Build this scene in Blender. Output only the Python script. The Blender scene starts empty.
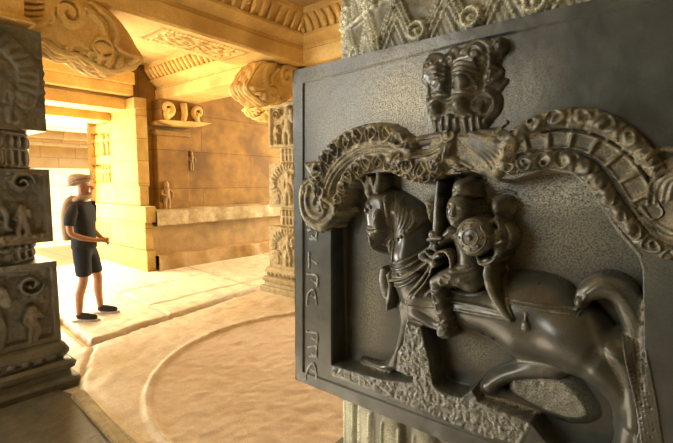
import bpy, bmesh, math, random
import numpy as np
from mathutils import Vector, Matrix
random.seed(7); RNG = np.random.default_rng(11)
S = bpy.context.scene
COL = S.collection
PI = math.pi

# ------------------------------------------------------------------ camera
F = 427.0; YAW = math.radians(39.6); PIT = math.atan((221.5-182.0)/F); EYE = np.array([0.0, 0.0, 1.7])
cd = bpy.data.cameras.new('camera'); cam = bpy.data.objects.new('camera', cd); COL.objects.link(cam)
cd.sensor_width = 36.0; cd.lens = F/673.0*36.0; cd.clip_start = 0.05; cd.clip_end = 200
cam.location = EYE; cam.rotation_euler = (PI/2-PIT, 0, YAW)
S.camera = cam
# ------------------------------------------------------------------ exposure, sky, sun, daylight at the openings
S.view_settings.view_transform = 'Standard'; S.view_settings.look = 'None'
S.view_settings.exposure = 0.0; S.view_settings.gamma = 1.0; S.view_settings.use_curve_mapping = False
w = bpy.data.worlds.new('sky'); S.world = w; w.use_nodes = True
wn = w.node_tree.nodes; wn['Background'].inputs[0].default_value = (1.0, 0.93, 0.80, 1); wn['Background'].inputs[1].default_value = 2.2
sd = bpy.data.lights.new('sun', 'SUN'); sd.energy = 15.0; sd.angle = 0.01; sd.color = (1.0, 0.88, 0.66)
sun = bpy.data.objects.new('sun', sd); COL.objects.link(sun)
sun.rotation_euler = Vector((0.62, -0.35, 0.9)).to_track_quat('Z', 'Y').to_euler()
def area(name, loc, aim, sx, sy, power, col):
    d = bpy.data.lights.new(name, 'AREA'); d.shape = 'RECTANGLE'; d.size = sx; d.size_y = sy; d.energy = power; d.color = col
    o = bpy.data.objects.new(name, d); COL.objects.link(o); o.location = loc
    o.rotation_euler = (Vector(loc)-Vector(aim)).to_track_quat('Z', 'Y').to_euler()
    return o
area('daylight_west_door', (-9.9, 2.3, 1.6), (-4.0, 2.6, 0.9), 2.6, 2.8, 640, (1.0, 0.83, 0.50))
area('daylight_far_aisle', (-5.6, 11.6, 2.2), (-6.2, 4.0, 1.0), 3.6, 3.0, 1050, (1.0, 0.86, 0.58))
area('daylight_near_west_door', (-8.1, -2.1, 1.15), (-0.6, 0.8, 1.4), 2.4, 2.2, 420, (1.0, 0.98, 0.90))
sp_ = bpy.data.lights.new('added_floor_bounce_spot', 'SPOT'); sp_.energy = 5500; sp_.color = (1.0, 0.95, 0.84); sp_.spot_size = math.radians(30); sp_.spot_blend = 0.1; sp_.shadow_soft_size = 0.05  # added spot; the unseen floor it lights bounces light up to the slab
so_ = bpy.data.objects.new('added_floor_bounce_spot', sp_); COL.objects.link(so_); so_.location = (-2.7, -1.2, 3.9); so_.rotation_euler = (Vector((-2.7, -1.2, 3.9))-Vector((-2.2, -.35, 0))).to_track_quat('Z', 'Y').to_euler()
area('daylight_near_entrance', (-3.5, -3.9, 2.7), (-0.6, 0.8, 1.7), 1.9, 1.7, 125, (1.0, 0.98, 0.88))

# ------------------------------------------------------------------ view geometry used to measure the place
_f0 = np.array([-math.sin(YAW), math.cos(YAW), 0]); _r = np.array([math.cos(YAW), math.sin(YAW), 0]); _z = np.array([0, 0, 1.0])
_f = _f0*math.cos(PIT)-_z*math.sin(PIT); _u = np.cross(_r, _f)
def at(x, y, ax, val):
    d = _f+_r*(x-336.5)/F+_u*(221.5-y)/F
    return EYE+d*((val-EYE[ax])/d[ax])

# ------------------------------------------------------------------ materials
def mat(name, c1, c2, c3=None, rough=0.8, bump=0.3, scale=6.0, spec=0.3, fine=60.0, course=None, wear_sheen=None, r2=None, vein=0.0, sc=None):
    m = bpy.data.materials.new(name); m.use_nodes = True; nt = m.node_tree; N = nt.nodes; L = nt.links
    b = N['Principled BSDF']; b.inputs['Roughness'].default_value = rough; b.inputs['Specular IOR Level'].default_value = spec
    tc = N.new('ShaderNodeNewGeometry'); pos = tc.outputs['Position']
    n1 = N.new('ShaderNodeTexNoise'); n1.inputs['Scale'].default_value = scale; n1.inputs['Detail'].default_value = 6; n1.inputs['Roughness'].default_value = 0.62
    L.new(pos, n1.inputs['Vector'])
    rp = N.new('ShaderNodeValToRGB'); rp.color_ramp.elements[0].position = 0.32; rp.color_ramp.elements[1].position = 0.68
    rp.color_ramp.elements[0].color = (*c1, 1); rp.color_ramp.elements[1].color = (*c2, 1)
    L.new(n1.outputs['Fac'], rp.inputs['Fac'])
    colr = rp.outputs['Color']
    n2 = N.new('ShaderNodeTexNoise'); n2.inputs['Scale'].default_value = fine; n2.inputs['Detail'].default_value = 4; n2.inputs['Roughness'].default_value = 0.7
    L.new(pos, n2.inputs['Vector'])
    if c3:
        n3 = N.new('ShaderNodeTexNoise'); n3.inputs['Scale'].default_value = scale*0.35; n3.inputs['Detail'].default_value = 3
        L.new(pos, n3.inputs['Vector'])
        r3 = N.new('ShaderNodeValToRGB'); r3.color_ramp.elements[0].position = 0.48; r3.color_ramp.elements[1].position = 0.66
        L.new(n3.outputs['Fac'], r3.inputs['Fac'])
        mx = N.new('ShaderNodeMixRGB'); mx.inputs[2].default_value = (*c3, 1); L.new(r3.outputs['Color'], mx.inputs[0]); L.new(colr, mx.inputs[1]); colr = mx.outputs[0]
    sp = N.new('ShaderNodeMapRange'); sp.inputs['From Min'].default_value = 0.3; sp.inputs['From Max'].default_value = 0.7
    sp.inputs['To Min'].default_value = 0.82; sp.inputs['To Max'].default_value = 1.18; L.new(n2.outputs['Fac'], sp.inputs['Value'])
    ms = N.new('ShaderNodeMixRGB'); ms.blend_type = 'MULTIPLY'; ms.inputs[0].default_value = 1.0
    L.new(colr, ms.inputs[1]); L.new(sp.outputs['Result'], ms.inputs[2]); colr = ms.outputs[0]
    hsum = N.new('ShaderNodeMath'); hsum.operation = 'MULTIPLY_ADD'; hsum.inputs[1].default_value = 0.35
    L.new(n2.outputs['Fac'], hsum.inputs[0]); L.new(n1.outputs['Fac'], hsum.inputs[2]); hout = hsum.outputs[0]
    if course:                                    # dressed masonry: joints between the blocks
        ax, bw, bh = course
        sep = N.new('ShaderNodeSeparateXYZ'); L.new(pos, sep.inputs[0]); cb = N.new('ShaderNodeCombineXYZ')
        L.new(sep.outputs[ax], cb.inputs[0]); L.new(sep.outputs[2], cb.inputs[1])
        br = N.new('ShaderNodeTexBrick'); br.inputs['Scale'].default_value = 1.0; br.inputs['Brick Width'].default_value = bw; br.inputs['Row Height'].default_value = bh
        br.inputs['Mortar Size'].default_value = 0.012; br.inputs['Mortar Smooth'].default_value = 0.6
        br.inputs['Color1'].default_value = (1, 1, 1, 1); br.inputs['Color2'].default_value = (0.84, 0.82, 0.80, 1); br.inputs['Mortar'].default_value = (0.62, 0.55, 0.48, 1)
        L.new(cb.outputs[0], br.inputs['Vector'])
        mb = N.new('ShaderNodeMixRGB'); mb.blend_type = 'MULTIPLY'; mb.inputs[0].default_value = 1.0
        L.new(colr, mb.inputs[1]); L.new(br.outputs['Color'], mb.inputs[2]); colr = mb.outputs[0]
        hs2 = N.new('ShaderNodeMath'); hs2.operation = 'MULTIPLY_ADD'; hs2.inputs[1].default_value = -1.2
        L.new(br.outputs['Fac'], hs2.inputs[0]); L.new(hout, hs2.inputs[2]); hout = hs2.outputs[0]
    bp = N.new('ShaderNodeBump'); bp.inputs['Strength'].default_value = bump; bp.inputs['Distance'].default_value = 0.02 if scale < 15 else 0.004
    L.new(hout, bp.inputs['Height']); L.new(bp.outputs[0], b.inputs['Normal'])
    if wear_sheen:                                      # worn, dusty, unpolished stone, and the slab's painted sheen patches
        at_ = N.new('ShaderNodeAttribute'); at_.attribute_name = 'wear_sheen'
        mw = N.new('ShaderNodeMixRGB'); mw.inputs[2].default_value = (*wear_sheen, 1)
        nn = N.new('ShaderNodeTexNoise'); nn.inputs['Scale'].default_value = 330; nn.inputs['Detail'].default_value = 3; L.new(pos, nn.inputs['Vector'])
        nr = N.new('ShaderNodeMapRange'); nr.inputs['From Min'].default_value = 0.34; nr.inputs['From Max'].default_value = 0.60; L.new(nn.outputs['Fac'], nr.inputs['Value'])
        mm = N.new('ShaderNodeMath'); mm.operation = 'MULTIPLY'; L.new(at_.outputs['Fac'], mm.inputs[0]); L.new(nr.outputs['Result'], mm.inputs[1])
        L.new(mm.outputs[0], mw.inputs[0]); L.new(colr, mw.inputs[1]); colr = mw.outputs[0]
        rr = N.new('ShaderNodeMapRange'); rr.inputs['To Min'].default_value = rough; rr.inputs['To Max'].default_value = r2 or 0.8
        L.new(at_.outputs['Fac'], rr.inputs['Value']); L.new(rr.outputs['Result'], b.inputs['Roughness'])
    L.new(colr, b.inputs['Base Color'])
    return m
M = {}
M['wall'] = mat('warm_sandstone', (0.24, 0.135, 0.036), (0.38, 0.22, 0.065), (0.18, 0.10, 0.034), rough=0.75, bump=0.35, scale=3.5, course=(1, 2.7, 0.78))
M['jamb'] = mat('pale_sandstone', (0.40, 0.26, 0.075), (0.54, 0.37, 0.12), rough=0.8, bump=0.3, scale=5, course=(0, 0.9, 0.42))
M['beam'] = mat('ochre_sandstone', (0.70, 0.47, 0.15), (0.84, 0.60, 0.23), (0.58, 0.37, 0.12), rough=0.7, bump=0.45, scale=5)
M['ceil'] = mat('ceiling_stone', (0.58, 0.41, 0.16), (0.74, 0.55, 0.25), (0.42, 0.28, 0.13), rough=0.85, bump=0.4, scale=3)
M['bench'] = mat('bench_stone', (0.30, 0.19, 0.075), (0.44, 0.29, 0.12), (0.25, 0.165, 0.07), rough=0.6, bump=0.35, scale=4)
M['benchtop'] = mat('grey_bench_ledge', (0.30, 0.24, 0.14), (0.50, 0.41, 0.25), rough=0.55, bump=0.35, scale=8)
M['carved'] = mat('carved_tan_stone', (0.24, 0.19, 0.10), (0.42, 0.345, 0.20), rough=0.65, bump=0.4, scale=14)
M['dark'] = mat('dark_schist', (0.055, 0.055, 0.040), (0.135, 0.130, 0.098), (0.10, 0.085, 0.05), rough=0.5, bump=0.4, scale=9, spec=0.5)
M['slab'] = mat('polished_basalt', (0.026, 0.031, 0.029), (0.052, 0.060, 0.054), rough=0.30, bump=0.10, scale=18, spec=0.55, fine=260, wear_sheen=(0.50, 0.48, 0.36), r2=0.45)
M['gloss'] = mat('oiled_basalt', (0.028, 0.031, 0.027), (0.042, 0.045, 0.038), rough=0.27, bump=0.08, scale=22, spec=0.6, fine=240, wear_sheen=(0.30, 0.27, 0.17), r2=0.5)
M['arch'] = mat('dusty_basalt', (0.040, 0.041, 0.031), (0.095, 0.092, 0.066), rough=0.32, bump=0.12, scale=40, spec=0.5, fine=260, wear_sheen=(0.38, 0.33, 0.20), r2=0.6)
M['shaft'] = mat('carved_olive_stone', (0.085, 0.08, 0.05), (0.17, 0.16, 0.10), rough=0.45, bump=0.3, scale=25, spec=0.45, fine=200, wear_sheen=(0.74, 0.72, 0.50), r2=0.45)
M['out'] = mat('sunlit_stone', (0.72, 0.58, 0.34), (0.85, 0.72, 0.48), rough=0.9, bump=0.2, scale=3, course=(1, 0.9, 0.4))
def plain(name, c, rough=0.8, var=0.12, scale=30):
    return mat(name, tuple(k*(1-var) for k in c), tuple(min(1, k*(1+var)) for k in c), rough=rough, bump=0.15, scale=scale, fine=200, spec=0.25)
M['skin'] = plain('skin', (0.42, 0.22, 0.12), 0.55); M['tee'] = plain('charcoal_cotton', (0.035, 0.038, 0.042), 0.95)
M['shorts'] = plain('dark_navy_cotton', (0.03, 0.034, 0.042), 0.95); M['shoe'] = plain('dark_shoe_mesh', (0.03, 0.028, 0.03), 0.7)
M['sole'] = plain('shoe_sole', (0.42, 0.38, 0.32), 0.7); M['scarf'] = plain('beige_cotton_scarf', (0.42, 0.29, 0.19), 0.95, 0.2, 50); M['hair'] = plain('dark_hair', (0.09, 0.05, 0.03), 0.8)

# ------------------------------------------------------------------ object helpers
def tag(o, label=None, cat=None, group=None, kind=None):
    if label: o['label'] = label
    if cat: o['category'] = cat
    if group: o['group'] = group
    if kind: o['kind'] = kind
    return o
def empty(name, loc, label, cat, group=None, rz=0):
    o = bpy.data.objects.new(name, None); COL.objects.link(o); o.location = loc; o.rotation_euler = (0, 0, rz); o.empty_display_size = 0.1
    return tag(o, label, cat, group)
def link(name, me, m, parent=None, smooth=False):
    o = bpy.data.objects.new(name, me); COL.objects.link(o); me.materials.append(m)
    if smooth: me.polygons.foreach_set('use_smooth', [True]*len(me.polygons))
    if parent:                                     # shapes are given in world metres; keep them there
        o.parent = parent; o.matrix_parent_inverse = PW[parent.name] if parent.name in PW else inv_world(parent)
    return o
PW = {}
def inv_world(p):
    m = Matrix.Identity(4); q = p; chain = []
    while q: chain.append(q); q = q.parent
    for q in reversed(chain):
        m = m @ q.matrix_parent_inverse @ Matrix.LocRotScale(q.location, q.rotation_euler, q.scale)
    return m.inverted()
def frombm(name, bm, m, parent=None, smooth=False, bevel=0):
    if bevel: bmesh.ops.bevel(bm, geom=bm.edges[:], offset=bevel, segments=2, affect='EDGES', profile=0.6)
    bmesh.ops.recalc_face_normals(bm, faces=bm.faces[:])
    me = bpy.data.meshes.new(name); bm.to_mesh(me); bm.free()
    return link(name, me, m, parent, smooth)
def box(bm, x0, x1, y0, y1, z0, z1):
    v = [bm.verts.new((x, y, z)) for x in (x0, x1) for y in (y0, y1) for z in (z0, z1)]
    for f in ((0, 1, 3, 2), (4, 6, 7, 5), (0, 4, 5, 1), (2, 3, 7, 6), (0, 2, 6, 4), (1, 5, 7, 3)): bm.faces.new([v[i] for i in f])
def extr(bm, pts, fn, a, b):
    """closed outline pts (p,q) extruded from a to b; fn(p,q,t)->xyz"""
    A = [bm.verts.new(fn(p, q, a)) for p, q in pts]; B = [bm.verts.new(fn(p, q, b)) for p, q in pts]; n = len(pts)
    bm.faces.new(A); bm.faces.new(B[::-1])
    for i in range(n): bm.faces.new((A[i], B[i], B[(i+1) % n], A[(i+1) % n]))
def gridmesh(name, V, mask, m, parent=None, wear_sheen=None, smooth=True, flip=False):
    """V (n,m,3) vertex grid, mask (n-1,m-1) of cells kept"""
    n, k = V.shape[:2]; idx = np.arange(n*k).reshape(n, k)
    q = np.stack([idx[:-1, :-1], idx[1:, :-1], idx[1:, 1:], idx[:-1, 1:]], -1)[mask]
    if flip: q = q[:, ::-1]
    used, invx = np.unique(q, return_inverse=True); co = V.reshape(-1, 3)[used]; q = invx.reshape(-1, 4)
    me = bpy.data.meshes.new(name); me.vertices.add(len(co)); me.vertices.foreach_set('co', co.astype(np.float32).ravel())
    me.loops.add(q.size); me.loops.foreach_set('vertex_index', q.astype(np.int32).ravel())
    me.polygons.add(len(q)); me.polygons.foreach_set('loop_start', np.arange(0, q.size, 4, dtype=np.int32))
    me.polygons.foreach_set('loop_total', np.full(len(q), 4, dtype=np.int32)); me.update(calc_edges=True)
    if wear_sheen is not None:
        a = me.attributes.new('wear_sheen', 'FLOAT', 'POINT'); a.data.foreach_set('value', np.clip(wear_sheen, 0, 1).reshape(-1)[used].astype(np.float32))
    if smooth: me.polygons.foreach_set('use_smooth', np.ones(len(q), dtype=bool))
    return link(name, me, m, parent)

# ------------------------------------------------------------------ relief carving toolkit
def blur(a, s):
    r = int(3*s+1); k = np.exp(-0.5*(np.arange(-r, r+1)/s)**2); k /= k.sum()
    p = np.pad(a, ((r, r), (0, 0)), 'edge'); a = sum(k[i]*p[i:i+a.shape[0]] for i in range(2*r+1))
    p = np.pad(a, ((0, 0), (r, r)), 'edge'); return sum(k[i]*p[:, i:i+a.shape[1]] for i in range(2*r+1))
def cr(pts, n=8, closed=False):
    P = [np.array(p, float) for p in pts]; out = []; m = len(P)
    for i in range(m if closed else m-1):
        p0 = P[(i-1) % m] if closed or i > 0 else P[0]; p1 = P[i]; p2 = P[(i+1) % m]; p3 = P[(i+2) % m] if closed or i+2 < m else P[-1]
        for t in np.arange(n)/n:
            out.append(0.5*((2*p1)+(p2-p0)*t+(2*p0-5*p1+4*p2-p3)*t*t+(3*p1-p0-3*p2+p3)*t**3))
    if not closed: out.append(P[-1])
    return out
RELK = 1.25
class Relief:
    def __init__(s, u0, u1, v0, v1, step, conv=None, rs=None):
        s.nu = int(round((u1-u0)/step))+1; s.nv = int(round((v1-v0)/step))+1; s.u0, s.v0 = u0, v0
        s.u = np.linspace(u0, u1, s.nu); s.v = np.linspace(v0, v1, s.nv); s.step = step
        s.U, s.V = np.meshgrid(s.u, s.v, indexing='ij'); s.conv = conv or (lambda x, y, h: (x, y)); s.rs = rs or (lambda x: 1.0)
    ref = None
    def on(s, T=None):
        s.ref = blur(TOP if T is None else np.maximum(TOP, T), 1.8)
    def off(s): s.ref = None
    def new(s, val=-9.0): return np.full((s.nu, s.nv), float(val))
    def sl(s, a0, a1, b0, b1):
        i0 = max(0, int((a0-s.u0)/s.step)-1); i1 = min(s.nu, int((a1-s.u0)/s.step)+3); j0 = max(0, int((b0-s.v0)/s.step)-1); j1 = min(s.nv, int((b1-s.v0)/s.step)+3)
        return (slice(i0, max(i1, i0)), slice(j0, max(j1, j0)))
    def stroke(s, T, pts, r, top, h=0.0, mode='max', n=6, flat=1.0):
        """round ridge along pts; r, top scalar or [start, end] (or one per point); top is the absolute height (max) or the amount (add)"""
        m = len(pts); R = np.interp(np.linspace(0, 1, m), np.linspace(0, 1, len(np.atleast_1d(r))), np.atleast_1d(r))
        TT = np.interp(np.linspace(0, 1, m), np.linspace(0, 1, len(np.atleast_1d(top))), np.atleast_1d(top))
        q = [(*s.conv(p[0], p[1], h), R[i]*s.rs(p[0]), TT[i]) for i, p in enumerate(pts)]
        if n > 1 and m > 2: q = cr(q, n)
        acc = None
        for a, b in zip(q[:-1], q[1:]):
            rm = max(a[2], b[2]); k = s.sl(min(a[0], b[0])-rm, max(a[0], b[0])+rm, min(a[1], b[1])-rm, max(a[1], b[1])+rm)
            U, V = s.U[k], s.V[k]
            if U.size == 0: continue
            dx, dy = b[0]-a[0], b[1]-a[1]; L = dx*dx+dy*dy+1e-12; t = np.clip(((U-a[0])*dx+(V-a[1])*dy)/L, 0, 1)
            d = np.hypot(U-a[0]-t*dx, V-a[1]-t*dy)/np.maximum(a[2]+(b[2]-a[2])*t, 1e-5); tp = a[3]+(b[3]-a[3])*t; ins = d < 1
            pf = np.sqrt(np.clip(1-d**2, 0, 1)) if flat == 1.0 else np.clip((1-d)*flat, 0, 1)
            if mode == 'max':
                rad = (a[2]+(b[2]-a[2])*t)*0.9; val = tp-rad*(1-pf) if s.ref is None else s.ref[k]+rad*RELK*pf; T[k] = np.where(ins, np.maximum(T[k], val), T[k])
            else:
                if acc is None: acc = np.zeros_like(T)
                acc[k] = np.where(ins, np.maximum(acc[k], pf*abs(1)), acc[k]); amp = tp
        if acc is not None: T += acc*float(np.mean(TT))
    def ball(s, T, x, y, rx, ry, top, h=0.0, ang=0.0, depth=None, mode='max', p=2):
        cx, cy = s.conv(x, y, h); sc = s.rs(x); a, b = rx*sc, ry*sc; R = max(a, b); k = s.sl(cx-R, cx+R, cy-R, cy+R); U, V = s.U[k]-cx, s.V[k]-cy
        c, n = math.cos(ang), math.sin(ang); d = np.hypot((U*c+V*n)/a, (-U*n+V*c)/b); dep = depth if depth is not None else min(a, b)*0.9
        f = np.sqrt(np.clip(1-d**p, 0, 1))
        if s.ref is not None: T[k] = np.where(d < 1, np.maximum(T[k], s.ref[k]+min(a, b)*RELK*.8*f), T[k])
        elif mode == 'max': T[k] = np.where(d < 1, np.maximum(T[k], top-dep*(1-f)), T[k])
        else: T[k] += f*top
    def ring(s, T, x, y, r, wd, top, h=0.0, a0=0, a1=2*PI, sy=1.0, mode='max'):
        s.stroke(T, [(x+r*math.cos(t), y-r*sy*math.sin(t)) for t in np.linspace(a0, a1, 15)], wd, top, h, mode, n=2)
    def spiral(s, T, x, y, r, wd, top, h=0.0, turns=1.4, a0=0, ccw=1, mode='max'):
        t = np.linspace(0, 1, 16); s.stroke(T, [(x+r*(1-0.85*q)*math.cos(a0+ccw*q*turns*2*PI), y-r*(1-0.85*q)*math.sin(a0+ccw*q*turns*2*PI)) for q in t], wd, top, h, mode, n=2)
    def sdist(s, pts, h=0.0, smooth=True, pad=0.0, n=6):
        q = [s.conv(p[0], p[1], h) for p in pts]
        if smooth: q = cr(q, n, True)
        q = np.array(q); k = s.sl(q[:, 0].min()-pad, q[:, 0].max()+pad, q[:, 1].min()-pad, q[:, 1].max()+pad); U, V = s.U[k], s.V[k]
        D = np.full(U.shape, 9.0); ins = np.zeros(U.shape, bool)
        for a, b in zip(q, np.roll(q, -1, 0)):
            dx, dy = b-a; L = dx*dx+dy*dy+1e-12; t = np.clip(((U-a[0])*dx+(V-a[1])*dy)/L, 0, 1); D = np.minimum(D, np.hypot(U-a[0]-t*dx, V-a[1]-t*dy))
            c = ((a[1] > V) != (b[1] > V)) & (U < (b[0]-a[0])*(V-a[1])/(b[1]-a[1]+1e-12)+a[0]); ins ^= c
        return k, np.where(ins, D, -D)
    def inflate(s, T, pts, lo, hi, wd, h=0.0, smooth=True, mode='max', n=6, pw=0.5):
        k, D = s.sdist(pts, h, smooth, n=n); t = np.clip(D/wd, 0, 1); val = lo+(hi-lo)*(1-(1-t)**2)**pw
        T[k] = np.where(D > 0, np.maximum(T[k], val) if mode == 'max' else T[k]+val, T[k])
    def level(s, T, pts, lev, h=0.0, smooth=False, edge=0.002, n=6):
        """cut or raise the inside of the outline to one level"""
        k, D = s.sdist(pts, h, smooth, n=n); t = np.clip(D/edge+0.5, 0, 1); T[k] = T[k]*(1-t)+lev*t
    def strip(s, T, pts, hw, fun, h=0.0, n=6, mode='max'):
        """band along pts with half width hw (px); fun(s, d) gives the height, s along in m, d across -1..1 (+ = left of travel)"""
        m = len(pts); W = np.interp(np.linspace(0, 1, m), np.linspace(0, 1, len(np.atleast_1d(hw))), np.atleast_1d(hw))
        q = cr([(*s.conv(p[0], p[1], h), W[i]*s.rs(p[0])) for i, p in enumerate(pts)], n); q = np.array(q); pad = q[:, 2].max()
        k = s.sl(q[:, 0].min()-pad, q[:, 0].max()+pad, q[:, 1].min()-pad, q[:, 1].max()+pad); U, V = s.U[k], s.V[k]
        B = np.full(U.shape, 9.0); SS = np.zeros(U.shape); DD = np.zeros(U.shape); acc = 0
        for a, b in zip(q[:-1], q[1:]):
            dx, dy = b[0]-a[0], b[1]-a[1]; L = math.hypot(dx, dy)+1e-9; t = np.clip(((U-a[0])*dx+(V-a[1])*dy)/L/L, 0, 1)
            d = np.hypot(U-a[0]-t*dx, V-a[1]-t*dy); wl = a[2]+(b[2]-a[2])*t; sg = np.sign(dx*(V-a[1])-dy*(U-a[0])); up = d < B
            B = np.where(up, d, B); SS = np.where(up, acc+t*L, SS); DD = np.where(up, sg*d/wl, DD); acc += L
        ok = (np.abs(DD) < 1) & (B < 8); val = fun(SS, DD)
        T[k] = np.where(ok, np.maximum(T[k], val) if mode == 'max' else T[k]+val, T[k])
def foliage(L, amp, ph=0.0):
    """curling leaf scroll"""
    def f(s, d):
        c = np.floor(s/L+ph); a = (s/L+ph-c-0.5)*2; sgn = np.where(c % 2 == 0, 1, -1); b = d*sgn; r = np.hypot(a, b*0.9+0.1); th = np.arctan2(b, a)
        return amp*1.25*(0.5+0.5*np.cos(th-9.5*r+0.8*np.cos(3*th)))**1.3*np.clip(1.3-r, 0, 1)**0.35
    return f
def rowfig(R, T, x0, x1, z0, H, n, top, sc=1.0):
    for i in range(n):
        cx = x0+(x1-x0)*(i+0.5)/n; figure(R, T, cx, z0, H*random.uniform(0.9, 1.0), top, sc)
def figure(R, T, cx, z0, H, top, sc=1.0, pose=None):
    g = lambda a, b: (cx+a*H, z0+b*H); q = pose if pose is not None else random.uniform(-1, 1)
    w_ = H*0.07*sc
    R.stroke(T, [g(-0.02, 0.46), g(-0.09-0.03*q, 0.24), g(-0.09, 0.02)], [w_*1.1, w_*0.7], top)
    R.stroke(T, [g(0.03, 0.46), g(0.11, 0.25), g(0.07+0.05*q, 0.02)], [w_*1.1, w_*0.7], top)
    R.stroke(T, [g(0, 0.44), g(0.02*q, 0.6), g(0, 0.76)], [w_*1.5, w_*1.2, w_*1.9], top)
    R.ball(T, cx+0.01*q*H, z0+0.89*H, H*0.085*sc, H*0.10*sc, top)
    R.stroke(T, [g(-0.12, 0.75), g(-0.2, 0.58), g(-0.1-0.1*q, 0.47+0.15*q)], w_*0.6, top*0.9)
    R.stroke(T, [g(0.12, 0.75), g(0.22, 0.62), g(0.17, 0.8+0.1*q)], w_*0.6, top*0.9)
def beast(R, T, cx, z0, H, top, flip=1, trunk=True):
    g = lambda a, b: (cx+flip*a*H, z0+b*H)
    R.inflate(T, [g(-0.42, 0.45), g(-0.36, 0.75), g(-0.1, 0.86), g(0.2, 0.8), g(0.36, 0.6), g(0.34, 0.36), g(0, 0.32), g(-0.32, 0.33)], 0, top, H*0.22)
    for a, t in ((-0.34, -0.38), (-0.18, -0.14), (0.16, 0.2), (0.3, 0.34)): R.stroke(T, [g(a, 0.42), g(a+0.02, 0.2), g(t, 0.02)], [H*0.085, H*0.055], top*0.9)
    R.ball(T, *g(0.47, 0.72), H*0.17, H*0.19, top*1.15)
    if trunk: R.stroke(T, [g(0.55, 0.7), g(0.66, 0.5), g(0.64, 0.25), g(0.74, 0.16)], [H*0.09, H*0.035], top)
    R.ball(T, *g(0.38, 0.72), H*0.09, H*0.15, top*1.35)
    R.stroke(T, [g(-0.42, 0.65), g(-0.52, 0.4), g(-0.5, 0.2)], H*0.03, top*0.6)

# ------------------------------------------------------------------ floor
CX, CY, CR_ = -2.42, 3.0, 1.67
def make_floor():
    R = Relief(-9.6, 2.0, -1.2, 9.6, 0.02); T = R.new(0.0); U, V = R.U, R.V
    n1 = blur(RNG.standard_normal(U.shape), 9); n1 /= n1.std(); n2 = blur(RNG.standard_normal(U.shape), 2.2); n2 /= n2.std()
    n3 = blur(RNG.standard_normal(U.shape), 1.0); n3 /= n3.std()
    d = np.hypot(U-CX, V-CY)
    T += n1*0.0025+n2*0.0016
    inside = np.clip((CR_-d)/0.05, 0, 1); T += inside*(n3*0.002)-0.008*inside
    T += 0.020*np.exp(-((d-CR_)/0.020)**2)*1.2                      # the raised ring
    near = np.clip((-0.2-U-4.5+4.0)/1.0, 0, 1)
    wav = np.sin((U*0.8+V)*13+n1*3)*0.0016*(d > CR_)*(U > -4.7); T += wav
    J = np.zeros(U.shape)
    def joint(x0, y0, x1, y1, wd=0.02, dep=0.03):
        dx, dy = x1-x0, y1-y0; L = dx*dx+dy*dy; t = np.clip(((U-x0)*dx+(V-y0)*dy)/L, 0, 1); q = np.hypot(U-x0-t*dx+n2*0.004, V-y0-t*dy+n2*0.004)
        nonlocal T, J; e_ = np.exp(-(q/wd)**2); T = T-dep*e_; J = np.maximum(J, e_)
    slab = (U < -4.74+(V-1.7)*-0.17) & (V > 1.72); T = T+0.03*slab
    for a in ((-8.2, 1.95, -4.8, 1.72), (-4.76, 1.72, -5.3, 4.9), (-8.2, 2.9, -5.0, 2.72), (-5.6, 2.8, -5.75, 6.6), (-6.9, 1.9, -7.1, 2.85), (-6.6, 2.85, -6.9, 5.2),
              (-8.2, 4.6, -5.3, 4.35), (-7.4, 4.5, -7.55, 8), (-5.8, 6.3, -7.6, 6.5), (-4.7, 1.7, -3.1, 0.9), (-4.2, 4.7, -3.6, 4.45), (-8.2, 0.6, -4.4, 0.4), (-6.2, 0.5, -6.3, 1.8)):
        joint(*a)
    joint(-5.9, 1.77, -4.78, 1.69, .03, .12); joint(-4.78, 1.69, -5.32, 4.9, .03, .12)
    P = np.stack([U, V, T], -1); m = bpy.data.materials.new('floor_stone'); m.use_nodes = True
    mm = mat('floor_slabs', (0.60, 0.53, 0.44), (0.74, 0.68, 0.58), (0.54, 0.46, 0.37), rough=0.55, bump=0.8, scale=16, fine=60, wear_sheen=(0.46, 0.33, 0.23), r2=0.7)
    ringm = np.exp(-((d-CR_)/0.03)**2); wear_sheen = np.clip(inside*1.3*(1-ringm)+0.5*(1-ringm)*(U > -4.6)*np.clip(0.6+n1*.3, 0, 1), 0, 1)
    wear_sheen = np.maximum(wear_sheen, J)
    o = gridmesh('floor', P, np.ones((R.nu-1, R.nv-1), bool), mm, wear_sheen=wear_sheen); tag(o, kind='structure')
make_floor()
ka, kb, kc = (at(-60, 470, 2, 0)[:2], at(80, 399, 2, 0)[:2], at(135, 460, 2, 0)[:2])
bm = bmesh.new()
def bar(a, b, w_, z0, z1):
    d = (b-a)/np.hypot(*(b-a)); n_ = np.array([-d[1], d[0]])*w_/2; a = a-d*w_/2; b = b+d*w_/2
    extr(bm, [tuple(a+n_), tuple(b+n_), tuple(b-n_), tuple(a-n_)], lambda p, q, t: (p, q, t), z0, z1)
bar(kb, kc+(kc-kb)*.8, .09, -.03, .045); bmesh.ops.subdivide_edges(bm, edges=bm.edges[:], cuts=3)
for v in bm.verts: v.co += Vector((random.uniform(-.008, .008), random.uniform(-.008, .008), random.uniform(-.006, .006)))
tag(frombm('trim_1', bm, M['carved'], bevel=.006), kind='structure')
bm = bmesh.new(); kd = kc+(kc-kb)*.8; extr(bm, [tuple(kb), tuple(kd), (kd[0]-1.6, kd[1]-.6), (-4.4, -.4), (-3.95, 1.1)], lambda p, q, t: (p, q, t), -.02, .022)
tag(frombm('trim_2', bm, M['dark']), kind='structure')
bm = bmesh.new(); box(bm, -30, 12, -12, 24, -0.30, -0.06)
tag(frombm('ground', bm, M['out']), 'pale sunlit paving outside the doorway', 'ground', kind='structure')
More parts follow.
